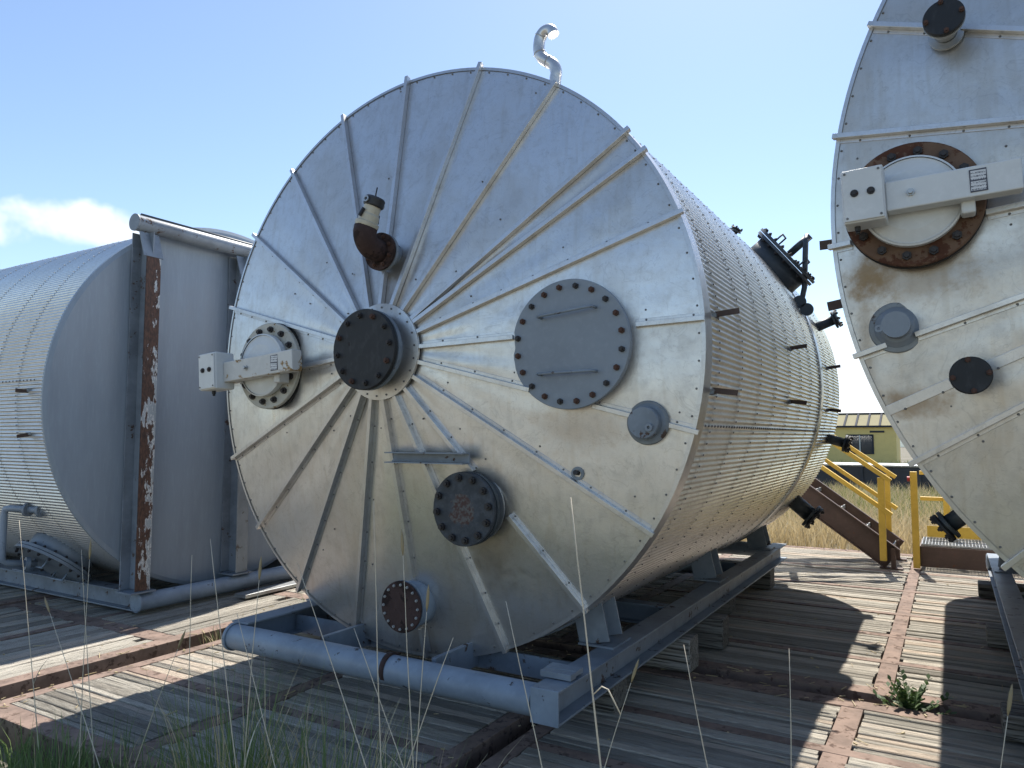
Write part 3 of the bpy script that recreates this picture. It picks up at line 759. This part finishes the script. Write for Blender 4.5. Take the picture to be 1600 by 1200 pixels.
e2 = Vector((cos(R(-16.5)), 0, sin(R(-16.5))))
nozzle(mt, e2 * RT + Vector((0, 4.75, ZC)), e2, .22, .05, .09, .022, 8, 'dkgreen', 'black', 'bolt', .014)
e2 = Vector((cos(R(-41)), 0, sin(R(-41))))
nozzle(mt, e2 * RT + Vector((0, 4.85, ZC)), e2, .28, .085, .14, .026, 8, 'dkgreen', 'black', 'bolt', .018)
# skid
skid(mt, 1.15, -.44, 5.05, .405, .16, .078, .4, leg_ys=(.38, 2.6, 4.55), RT=RT, zc=ZC, dx=.035, pl=(-1.12, 1.10), fwd=.10, pipe_z=.318)
MB().box((1.185, -.519, .325), (.15, .012, .165)).build('beam_end_plate', 'pipe_grey', mt, .002)
for xx in (-.42, .42):
    MB().box((xx, -.16, .325), (.03, .42, .145)).build('pipe_gusset', 'grey', mt, .002)
MB().cyl((.16, -.44, .325), (.19, -.44, .325), .082, n=32).build('pipe_band', 'rust', mt)
MB().box((0, .06, .30), (2.19, .012, .12)).build('cross_plate', 'grey', mt)
lb = MB().bar((1.08, -.34, .425), (1.25, -.34, .425), .06, .03); lb.box((1.165, -.27, .43), (.17, .08, .025)).build('lug_bracket', 'grey', mt, .002)
for y in (1.5, 3.6): MB().ibeam((-1.09, y, .325), (1.09, y, .325), .14, .12).build('cross_beam', 'grey', mt)

# ---- big right hand tank
RR, ZR, DR, LR = 2.379, 2.705, .5, 5.7
rt = thing('storage_tank', 'large silver tank cut off by the right edge, rusty ringed hatch on its face', 'tank', (4.777, .381, 0))
rang = [(155.5 + 360 / 26 * k) % 360 for k in range(26)]
gored_head(rt, RR, ZR, DR, rang + [204.4], .34, 'panel_warm', seamonly=(204.4,), cut=[(-2.01, 0, .30), (-2.10, -.575, .09), (-1.81, -.835, .07), (-1.845, .8, .07)])
shell(rt, RR, LR, ZR, [.24 + .5 * k for k in range(10)], 'clad', (4.3, 4.43), lap=194, side=lambda a: cos(a) < .3)
hub(rt, ZR, DR, RR, .34, .225, .17, 16)
vent_hatch(rt, -2.01, ZR - .015, -.165, 'rustplate', 'white', 'white', R(2), (-.275, -.10), (-.10, .415), 14, .003)
nozzle(rt, (-1.845, -.105, ZR + .80), (-.05, -1, .03), .17, .045, .085, .016, 4, 'galv', 'black', 'bolt_rust', .012, collar=.075)
nozzle(rt, (-1.81, -.12, ZR - .835), (0, -1, 0), .13, .05, .083, .014, 4, 'post_dirty', 'black', 'bolt_rust', .013)
cp = MB().lathe([(.10, 0), (.10, .02), (.075, .045), (.062, .05), (.062, .13), (0, .13)], (-2.10, -.035, ZR - .575), (0, -1, 0), 40).build('capped_nozzle', 'cover_grey', rt)
MB().lathe([(.125, 0), (.12, .008), (.10, .012)], (-2.10, -.045, ZR - .575), (0, -1, 0), 40).build('sealant_ring', 'post_dirty', cp)
MB().lathe([(.007, 0), (.018, 0), (.018, .012), (.007, .012), (.007, 0)], (-2.172, -.155, ZR - .59), (0, -1, 0), 20).build('lifting_eye', 'cover_grey', cp)
e2 = Vector((cos(R(219)), 0, sin(R(219))))
nozzle(rt, e2 * RR + Vector((0, .40, ZR)), e2, .13, .045, .078, .018, 8, 'dkgreen', 'black', 'bolt', .013)
for zz, y in ((-.05, .25), (-.38, .25)): clip(rt, RR, ZR, 180 - math.degrees(math.asin(zz / RR)), y, .10, .05)
skid(rt, 1.53, -.2, 5.6, .33, .18, .08, .33, leg_ys=(1.2, 4.4), RT=RR, zc=ZR)
for y in (2.2, 3.4): MB().ibeam((-1.45, y, .24), (1.45, y, .24), .14, .12).build('cross_beam', 'grey', rt)

# ---- painted tank lying crosswise at the left
RL, ZL, LL = 1.84, 1.94, 6.2
lt = thing('storage_tank', 'tank at far left with plain grey painted end behind tall rusty posts', 'tank', (-3.65, 1.43, 0), PI / 2)
shell(lt, RL, LL, ZL, [.42, .84, 1.5, 2.1, 2.7, 3.3, 3.9, 4.5, 5.1], 'clad_old', lap=176, front_trim=.02, side=lambda a: cos(a) < .4)
hd = MB().lathe([(RL + .006, .03), (RL + .006, .0), (RL - .03, -.012), (RL * .7, -.03), (RL * .35, -.04), (0, -.042)], (0, 0, ZL), (0, 1, 0), 160)
hd.build('end_plate', 'head_grey', lt)
for a_, o_ in ((52, .2), (-47, .2)):
    q0 = Vector((-.75, -.041, ZL + (.2 if a_ > 0 else -.9)))
    dd = Vector((cos(R(a_)), 0, -sin(R(a_)))) if a_ > 0 else Vector((cos(R(a_)), 0, -sin(R(a_))))
    MB().bar(q0 + Vector((0, .012, 0)), q0 + dd * .9 + Vector((0, .012, 0)), .01, .006, (0, 1, 0)).build('weld_seam', 'head_grey', lt)
skid(lt, 1.0, -.19, 6.1, .20, .17, .078, .2, leg_ys=(1.9, 4.6), RT=RL, zc=ZL, pipe_z=.11)
for k, xx in enumerate((-1.05, .02, 1.09)):
    pst = MB().bar((xx, -.022, .21), (xx, -.022, 3.5), .012, .19, (1, 0, 0))
    pst.bar((xx, -.028, .21), (xx, -.028, 3.5), .20, .012, (0, 1, 0)) if False else None
    pm = MB(); pm.box((xx, -.048, 1.86), (.19, .012, 3.28)); pm.box((xx, -.145, 1.86), (.010, .18, 3.28))
    p_ = pm.build('post', 'grey', lt, .002)
    MB().box((xx, -.243, 1.74), (.14, .013, 3.04)).build('outer_flange', 'post_rust' if k == 0 else 'post_dirty', p_, .002)
    cap = MB(); cap.bar((xx, -.240, 3.262), (xx, -.155, 3.50), .19, .013, (0, -1, .3)); cap.build('bevel_plate', 'grey', p_, .002)
    MB().box((xx, -.15, .207), (.24, .24, .014)).build('base_plate', 'grey', p_)
tp = MB().cyl((-1.17, -.13, 3.58), (1.22, -.13, 3.58), .075, n=32).build('top_pipe', 'grey', lt, .003)
MB().cyl((-1.10, -.10, 3.672), (1.22, -.10, 3.672), .017, n=12).build('conduit', 'dkgreen', tp)
for s in (-1, 1): MB().cyl((-1.17 if s < 0 else 1.22, -.13, 3.58), (-1.185 if s < 0 else 1.235, -.13, 3.58), .08, n=32).build('pipe_cap', 'grey', tp)
for y, zz in ((.25, .05), (.25, -.32)): clip(lt, RL, ZL, 180 - math.degrees(math.asin(zz / RL)), y, .10)
# low manway with davit on the near flank
ph = R(232); e = Vector((cos(ph), 0, sin(ph))); tn = Vector((-e.z, 0, e.x)); b0 = e * RL + Vector((0, .92, ZL))
lm = MB().cyl(b0 - e * .1, b0 + e * .16, .30, n=48).build('shell_manway', 'grey', lt)
MB().lathe([(.28, 0), (.37, 0), (.37, .026), (.28, .026)], b0 + e * .11, e, 56).build('flange', 'grey', lm)
MB().lathe([(.28, 0), (.375, 0), (.375, .026), (0, .026)], b0 + e * .142, e, 56).build('cover', 'cover_grey', lm)
bolts(lm, b0 + e * .168, e, .34, 20, .016, 'bolt', both=.06)
for s in (-1, 1):
    a = b0 + e * .168 + tn * s * .12 - Vector((0, .1, 0)); b_ = a + Vector((0, .2, 0))
    MB().tube([a, a + e * .07, b_ + e * .07, b_], .010, 8).build('handle', 'pipe_grey', lm)
MB().tube([(-1.50, .50, .935), (-1.56, .66, .94), (-1.62, .93, .945), (-1.63, .985, .935), (-1.635, 1.0, .89), (-1.635, 1.0, .52), (-1.63, 1.0, .465), (-1.60, .995, .44), (-1.36, .94, .40)], .030, 14).build('davit_arm', 'pipe_grey', lm)
for f_ in (.25, .75):
    MB().lathe([(0, 0), (.062, 0), (.062, .025), (0, .025)], (-1.50 - .1 * f_, .50 + .25 * f_, .938), (-.35, .94, 0), 24).build('davit_hinge', 'grey', lm)
MB().lathe([(0, 0), (.06, 0), (.06, .035), (0, .035)], (-1.42, .955, .41), (-.9, .2, .1), 24).build('davit_lug', 'pipe_grey', lm)

# ------------------------------------------------------------------ timber blocks under the skids
BL = [(.96, .47, .40, 'pale timber block peeping out below the near corner of the skid'), (1.06, 1.39, .52, 'nearer of two timber blocks jutting out below the skid beam'),
      (1.10, 2.05, .52, 'farther of two timber blocks jutting out below the skid beam'), (.98, 3.18, .30, 'timber block barely showing under the middle of the skid beam'),
      (1.0, 4.5, .42, 'shaded timber block under the far end of the skid beam')]
for x, y, L, lab in BL:
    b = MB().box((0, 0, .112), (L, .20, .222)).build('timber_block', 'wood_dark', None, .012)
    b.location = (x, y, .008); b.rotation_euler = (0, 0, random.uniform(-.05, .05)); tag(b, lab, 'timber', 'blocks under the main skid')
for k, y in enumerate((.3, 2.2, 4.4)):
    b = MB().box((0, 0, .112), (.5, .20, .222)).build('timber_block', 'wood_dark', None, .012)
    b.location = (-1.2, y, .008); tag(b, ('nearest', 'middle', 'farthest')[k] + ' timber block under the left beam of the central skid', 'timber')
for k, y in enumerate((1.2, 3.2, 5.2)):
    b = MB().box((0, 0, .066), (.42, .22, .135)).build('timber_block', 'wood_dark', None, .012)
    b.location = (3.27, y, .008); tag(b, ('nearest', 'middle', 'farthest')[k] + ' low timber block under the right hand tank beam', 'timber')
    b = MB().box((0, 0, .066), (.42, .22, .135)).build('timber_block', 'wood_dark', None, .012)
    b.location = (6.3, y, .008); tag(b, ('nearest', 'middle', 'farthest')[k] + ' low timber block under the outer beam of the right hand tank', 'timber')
lbd = MB().box((0, 0, .02), (.16, .9, .035)).build('loose_board', 'galv', None, .004); lbd.location = (-3.2, 1.72, .012); lbd.rotation_euler = (0, 0, .02)
tag(lbd, 'pale loose strip lying beside the left tank pipe', 'board')

# ------------------------------------------------------------------ stairs and platform
stt = thing('steel_staircase', 'brown steel stairs with yellow handrails behind the central tank', 'staircase', (0, 0, .004))
y0s, y1s = 6.45, 7.25; sl_ = .74; xb = 2.36
def sx(z): return xb - z / sl_
for y in (y0s, y1s):
    a = Vector((sx(.10), y, .12)); b_ = Vector((sx(2.2), y, 2.22))
    st_ = MB(); st_.bar(a, b_, .012, .26); d_ = (b_ - a).normalized(); up_ = Vector((sl_, 0, 1)).normalized()
    up_ = Vector((-d_.z, 0, d_.x)) * -1
    for s in (-1, 1): st_.bar(a + up_ * s * .137 + Vector((0, .03 if y == y1s else -.03, 0)), b_ + up_ * s * .137 + Vector((0, .03 if y == y1s else -.03, 0)), .07, .012, up_)
    st_.build('stringer', 'brown', stt)
    MB().box((sx(.10) - .02, y, .007), (.25, .12, .014)).build('foot_plate', 'brown', stt)
    MB().box((sx(.10) + .005, y, .135), (.05, .10, .24)).build('foot_post', 'brown', stt)
    yo = y + (.035 if y == y1s else -.035)
    zs = (.15, .95, 1.8)
    for z in zs: MB().box((sx(z) - .03, yo + (.04 if y == y1s else -.04), z + .45), (.075, .075, 1.0)).build('handrail_post', 'yellow', stt, .004)
    for h in (.93, .52): 
        yy = yo + (.04 if y == y1s else -.04)
        MB().bar((sx(.13) + .05, yy, .13 + h), (sx(2.2), yy, 2.2 + h), .085, .05).build('handrail', 'yellow', stt, .004)


def grating(name, x0, x1, ya, yb, z, parent, mat='galv', sp=.035):
    b = MB(); x = x0
    while x <= x1 + .001: b.box((x, (ya + yb) / 2, z), (.005, yb - ya, .026)); x += sp
    y = ya
    while y <= yb + .001: b.box(((x0 + x1) / 2, y, z + .002), (x1 - x0, .005, .020)); y += sp * 1.3
    return b.build(name, mat, parent)


for k in range(1, 10):
    z = .22 * k; tr = grating('tread', sx(z) - .12, sx(z) + .14, y0s + .01, y1s - .01, z, stt, 'brown', .03)
    MB().box((sx(z) + .15, (y0s + y1s) / 2, z), (.012, y1s - y0s - .02, .05)).build('nosing', 'galv', tr)
grating('landing', sx(2.2) - 1.2, sx(2.2), y0s, y1s, 2.2, stt, 'brown')
for x in (sx(2.2) - 1.15, sx(2.2) - .05):
    for y in (y0s + .04, y1s - .04): MB().box((x, y, 1.09), (.08, .08, 2.16)).build('landing_leg', 'brown', stt)

pf = thing('step_platform', 'low grated platform with yellow posts and toe board right of the stairs', 'platform', (2.5, 6.62, .004))
bx_ = MB(); bx_.box((.6, .006, .15), (1.16, .012, .24)); bx_.box((.6, .80, .15), (1.16, .012, .24)); bx_.box((.012, .40, .15), (.012, .775, .24)); bx_.box((1.19, .40, .15), (.012, .775, .24)); bx_.build('frame', 'brown', pf)
grating('grating', .03, 1.17, .03, .77, .285, pf, 'galv', .035)
for x, y in ((-.03, -.02), (.30, .86), (1.2, .86)):
    MB().box((x, y, .59), (.075, .075, 1.16)).build('post', 'yellow', pf, .004)
MB().box((.62, .80, .37), (1.1, .012, .14)).build('toe_board', 'yellow', pf)
for z in (.78, 1.12): MB().bar((.0, .92, z), (1.25, .92, z), .06, .05).build('rail', 'yellow', pf, .004)
MB().lathe([(0, 0), (.03, 0), (.03, .03), (0, .03)], (-.07, -.02, 1.08), (-1, 0, 0), 16).build('reflector', 'red', pf)

# ------------------------------------------------------------------ background: site office, dark bin
so_ = thing('site_office', 'olive yellow cabin with cream ribbed metal roof beyond the stairs', 'building', (-3.9, 40, -.15))
Hw, Dw, We = 2.3, 3.2, 8.6
wl = MB().box((0, Dw / 2, Hw / 2), (We, Dw, Hw)).build('wall', 'tan_wall', so_)
rf_ = MB(); rf_.add([(-We / 2 - .1, -.15, Hw + .002), (We / 2 + .1, -.15, Hw + .002), (We / 2 - .55, Dw / 2, Hw + .72), (-We / 2 + .55, Dw / 2, Hw + .72), (We / 2 + .1, Dw + .15, Hw + .002), (-We / 2 - .1, Dw + .15, Hw + .002)],
                   [(0, 1, 2, 3), (1, 4, 2), (4, 5, 3, 2), (5, 0, 3), (0, 5, 4, 1)])
ro = rf_.build('roof', 'tan_roof', so_)
for k in range(15):
    x = -We / 2 + .3 + k * .58
    if abs(x) < We / 2 - .5: MB().bar((x, -.15, Hw + .02), (x, Dw / 2, Hw + .74), .10, .06).build('roof_rib', 'trim_dark', ro)
MB().bar((-We / 2 - .12, -.17, Hw), (We / 2 + .12, -.17, Hw), .06, .10).build('fascia', 'trim_dark', ro)
MB().bar((-We / 2 + .5, Dw / 2, Hw + .75), (We / 2 - .5, Dw / 2, Hw + .75), .12, .06).build('ridge_cap', 'trim_dark', ro)
for x in (2.55, -1.2):
    wn = MB().box((x, -.02, 1.35), (1.35, .06, 1.05)).build('window', 'trim_dark', so_)
    for s in (-1, 1): MB().box((x + s * .315, -.054, 1.35), (.56, .012, .9)).build('pane', 'glass', wn)
    MB().box((x, -.056, 1.35), (.05, .016, .95)).build('mullion', 'white', wn)
MB().box((3.4, -.012, 2.02), (.7, .03, .10)).build('vent_strip', 'trim_dark', so_)
bn = thing('skip_bin', 'low dark steel bin standing in the long grass before the cabin', 'container', (.3, 19.3, -.15), R(-4))
MB().box((0, .75, .47), (5.6, 1.5, .9)).build('body', 'trailer', bn, .01)
MB().box((0, .75, .945), (5.72, 1.62, .05)).build('top_rim', 'galv', bn, .005)
for k in range(8): MB().box((-2.5 + k * .72, -.03, .47), (.08, .06, .86)).build('stiffener', 'trailer', bn)

# ------------------------------------------------------------------ grass
def blades(name, n, area, hmin, hmax, w, mat, lean=.35, kind='stuff', parent=None, seed=1, zb=-.16, dens=None):
    g = np.random.default_rng(seed)
    x = g.uniform(area[0], area[1], n); y = g.uniform(area[2], area[3], n)
    if dens is not None:
        k = dens(x, y, g); x, y = x[k], y[k]; n = len(x)
    h = g.uniform(hmin, hmax, n); a = g.uniform(0, 2 * PI, n); ln = g.uniform(.1, 1, n) * lean; la = g.uniform(0, 2 * PI, n)
    wx, wy = np.cos(a) * w, np.sin(a) * w; ux, uy = np.cos(la) * ln * h, np.sin(la) * ln * h
    v = np.zeros((n, 5, 3))
    v[:, 0] = np.stack([x - wx, y - wy, np.full(n, zb)], 1); v[:, 1] = np.stack([x + wx, y + wy, np.full(n, zb)], 1)
    v[:, 2] = np.stack([x + ux * .35 - wx * .8, y + uy * .35 - wy * .8, zb + h * .6], 1); v[:, 3] = np.stack([x + ux * .35 + wx * .8, y + uy * .35 + wy * .8, zb + h * .6], 1)
    v[:, 4] = np.stack([x + ux, y + uy, zb + h], 1)
    base = np.arange(n)[:, None] * 5
    tri = (base + np.array([[0, 1, 3]])), (base + np.array([[0, 3, 2]])), (base + np.array([[2, 3, 4]]))
    f = np.stack(tri, 1).reshape(-1, 3)
    me = bpy.data.meshes.new(name); me.vertices.add(n * 5); me.vertices.foreach_set('co', v.reshape(-1))
    me.loops.add(f.size); me.loops.foreach_set('vertex_index', f.reshape(-1).astype(np.int32))
    me.polygons.add(len(f)); me.polygons.foreach_set('loop_start', np.arange(0, f.size, 3, dtype=np.int32)); me.polygons.foreach_set('loop_total', np.full(len(f), 3, dtype=np.int32))
    me.update(); o = link(name, me, mat, parent)
    if kind: o['kind'] = kind
    return o


def outside(x, y, g): return ~((x > -10) & (x < 6.7) & (y < 7.9))
o = blades('dry_field_grass', 46000, (-6, 12, 7.9, 19), .25, .62, .008, 'straw', .8, seed=3)
tag(o, 'tall straw coloured grass behind the timber mats', 'grass')
o = blades('green_field_grass', 30000, (-8, 14, 11.5, 19), .25, .55, .009, 'grass', .5, seed=4)
tag(o, 'greener long grass farther back in the field', 'grass')
o = blades('far_field_grass', 26000, (-22, 26, 20, 42), .3, .6, .02, 'grass', .5, seed=5)
tag(o, 'distant yellow green grass round the cabin', 'grass')
o = blades('verge_grass', 16000, (-4, 5, -3.4, -1.5), .08, .28, .004, 'grass_dark', .7, seed=6, dens=lambda x, y, g: (y < -1.52) & ((x < .75) | (y < -1.05)) & (np.hypot(x - 2.88, y + 3.65) > .7))
tag(o, 'short green grass along the front edge of the mats', 'grass')


def curved_blade(b, p, az, L, lean, w, droop, rnd, seg=7):
    """a long narrow folded grass leaf"""
    d = Vector((cos(az), sin(az), 0)); t = Vector((-sin(az), cos(az), 0)); pos = Vector(p); ang = lean; vs = []; st = L / seg
    for i in range(seg + 1):
        ww = w * (1 - (i / seg) ** 1.6) + .0003
        vs += [pos - t * ww, pos + t * ww]
        pos = pos + (d * sin(ang) + Vector((0, 0, 1)) * cos(ang)) * st; ang += droop / seg * (.4 + 1.4 * i / seg)
    b.add(vs, [(2 * i, 2 * i + 1, 2 * i + 3, 2 * i + 2) for i in range(seg)], True)


def tuft(label, x, y, n, L, spread, seed, dry=.2, zb=-.15):
    rn = random.Random(seed); t = thing('grass_tuft', label, 'grass', (x, y, zb), 0, 'grass tufts in the foreground')
    g, s = MB(), MB()
    for i in range(n):
        a = rn.uniform(0, 2 * PI); r = spread * rn.random() ** .7
        b = s if rn.random() < dry else g
        curved_blade(b, (r * cos(a), r * sin(a), 0), a + rn.uniform(-1, 1), L * rn.uniform(.5, 1.1), rn.uniform(.02, .3), rn.uniform(.002, .0042), rn.uniform(.1, 1.5 if b is s else .8), rn)
    g.build('green_blades', 'grass_dark', t)
    if s.f: s.build('dry_blades', 'straw', t)


tuft('thick green tuft in the bottom left corner of the picture', -.75, -1.72, 420, .36, .34, 1, .10)
tuft('second green tuft from the left corner, with arching dry blades', -.22, -1.64, 220, .40, .20, 2, .18)
tuft('tall upright green tuft before the left half of the front pipe', .30, -1.56, 400, .74, .24, 3, .22)
tuft('bushy tuft of green and dry blades below the rust brown flange', .78, -1.55, 320, .70, .24, 4, .38)
tuft('thin grass tuft before the middle of the front pipe', 1.16, -1.54, 160, .66, .15, 5, .30)
tuft('small bright tuft beside the far end of the long gap', -2.32, 1.42, 110, .30, .10, 6, .05)
tuft('sparse dry tuft in the gap left of the front pipe', -2.29, .35, 40, .22, .12, 7, .6)

ST = [(-1.46, -1.62, 1.15, -1.06, 0), (-.92, -1.58, 1.03, -.65, 0), (-.70, -1.66, 1.03, -.66, 1), (-.97, -1.7, .75, -.25, 1), (-.01, -1.6, 1.08, .06, 0), (.31, -1.75, 1.19, .64, 0),
      (1.09, -1.66, 1.37, 1.2, 0), (1.16, -1.58, 1.19, 1.29, 1), (1.29, -1.6, 1.01, 1.24, 1), (1.58, -1.55, 1.05, 1.9, 0), (1.85, -1.6, 1.41, 2.04, 2), (1.85, -1.1, .72, 1.6, 1), (2.06, -1.15, .88, 2.25, 0),
      (2.39, -1.05, .89, 2.39, 0), (3.0, -1.0, .79, 2.86, 1), (.73, -1.68, 1.12, 1.4, 0), (.95, -1.6, .89, 1.5, 0), (.42, -1.7, .9, .9, 0), (-.05, -1.62, .69, -.4, 1), (1.43, -1.64, .93, 1.05, 0), (.5, -1.66, 1.05, .45, 1)]
order = sorted(range(len(ST)), key=lambda i: ST[i][0])
ORD = ['first', 'second', 'third', 'fourth', 'fifth', 'sixth', 'seventh', 'eighth', 'ninth', 'tenth', 'eleventh', 'twelfth', 'thirteenth', 'fourteenth', 'fifteenth', 'sixteenth', 'seventeenth', 'eighteenth', 'nineteenth', 'twentieth', 'last']
for rk, i in enumerate(order):
    xt, y, zt, xb_, kind = ST[i]; rn = random.Random(100 + i)
    lab = 'tall pale stalk with a broken side shoot, before the front right leg' if kind == 2 else ('thin dry stalk with seed head, ' if kind else 'thin bare dry stalk, ') + ORD[rk] + ' from the left'
    t = thing('dry_stalk', lab, 'grass stalk', (xb_, y, -.15), 0, 'dry grass stalks in the foreground')
    pts = []; H = zt + .15
    for k in range(9):
        f = k / 8; pts.append((( xt - xb_) * (f ** 1.15) + rn.uniform(-.0015, .0015), .03 * f * f, H * f))
    r0 = .0042 if kind == 2 else .0029
    s_ = MB().tube(pts, [r0 * (1 - .6 * k / 8) for k in range(9)], 6).build('stem', 'stalk', t)
    if kind == 1:
        p1 = Vector(pts[-1]); d = (p1 - Vector(pts[-2])).normalized()
        MB().tube([p1 - d * .02, p1, p1 + d * .02, p1 + d * .05, p1 + d * .075], [.001, .005, .006, .005, .001], 8).build('seed_head', 'seed', t)
    if kind == 2:
        q = Vector(pts[5]); MB().tube([q, q + Vector((.03, 0, .03)), q + Vector((.05, .0, .025)), q + Vector((.09, 0, -.04))], .0022, 6).build('side_shoot', 'stalk', t)
    elif rn.random() < .5:
        bl = MB(); curved_blade(bl, pts[3], rn.uniform(0, 6), .25, .4, .003, 1.2, rn); bl.build('dry_leaf', 'stalk', t)

# splinters, straw bits and clods on the mats
rn = random.Random(21); db = MB()
for k in range(900):
    if rn.random() < .55: x, y = rn.uniform(-6, 4.5), rn.uniform(-1.4, 6)
    else: x, y = (rn.gauss(-2.28, .13), rn.uniform(-1.4, 2.4)) if rn.random() < .5 else (rn.uniform(-1, 4.5), rn.gauss(1.44, .1))
    gap = (-2.40 < x < -2.17) or (1.38 < y < 1.51 and x > -2.1)
    z = -.14 if gap else .004
    a = rn.uniform(0, 6.3); L = rn.choice([.012, .02, .03, .05, .08]) * (1.5 if gap else 1); w = rn.uniform(.002, .006) if L > .02 else L * .4
    M3 = Matrix.Rotation(a, 3, 'Z') @ Matrix.Rotation(rn.uniform(-.2, .2), 3, 'Y')
    db.box((x, y, z + w * .5), (L, w, w * .8), M3)
o = db.build('deck_debris', 'straw'); o['kind'] = 'stuff'; tag(o, 'splinters and straw bits scattered over the timber mats', 'debris')

# leafy weed in the gap between the mats
wd = thing('leafy_weed', 'leafy green weed sprouting from the gap between the mats at right', 'weed', (2.62, 1.44, -.15)); wd.scale = (.85, .85, .9)
rn = random.Random(9); wl_ = MB(); ws = MB()
for k in range(24):
    az = rn.uniform(0, 2 * PI); L = rn.uniform(.14, .32); lean = rn.uniform(.15, 1.25)
    d = Vector((cos(az) * sin(lean), sin(az) * sin(lean), cos(lean)))
    pts = [Vector((0, 0, .06)) + d * L * f * 1.1 + Vector((0, 0, -.05 * f * f)) for f in (0, .35, .7, 1)]
    ws.tube(pts, [.004, .003, .002, .001], 6)
    for j in range(7):
        f = .2 + .8 * j / 6; p = pts[0].lerp(pts[-1], f)
        for s in (-1, 1):
            sd = d.cross(Vector((0, 0, 1))).normalized() * s; ld = (sd * .8 + d * .6 + Vector((0, 0, rn.uniform(-.2, .4)))).normalized(); l = rn.uniform(.045, .085) * (1.25 - f * .5); w_ = ld.cross(Vector((rn.uniform(-.4, .4), rn.uniform(-.4, .4), 1))).normalized() * l * .28
            wl_.add([p, p + ld * l * .5 + w_, p + ld * l, p + ld * l * .5 - w_, p + ld * l * .75 + w_ * .9], [(0, 1, 4, 2, 3)])
wl_.build('leaves', 'weed', wd)['kind'] = 'stuff'; ws.build('stems', 'weed', wd)
S.render.resolution_x = 1024; S.render.resolution_y = 768
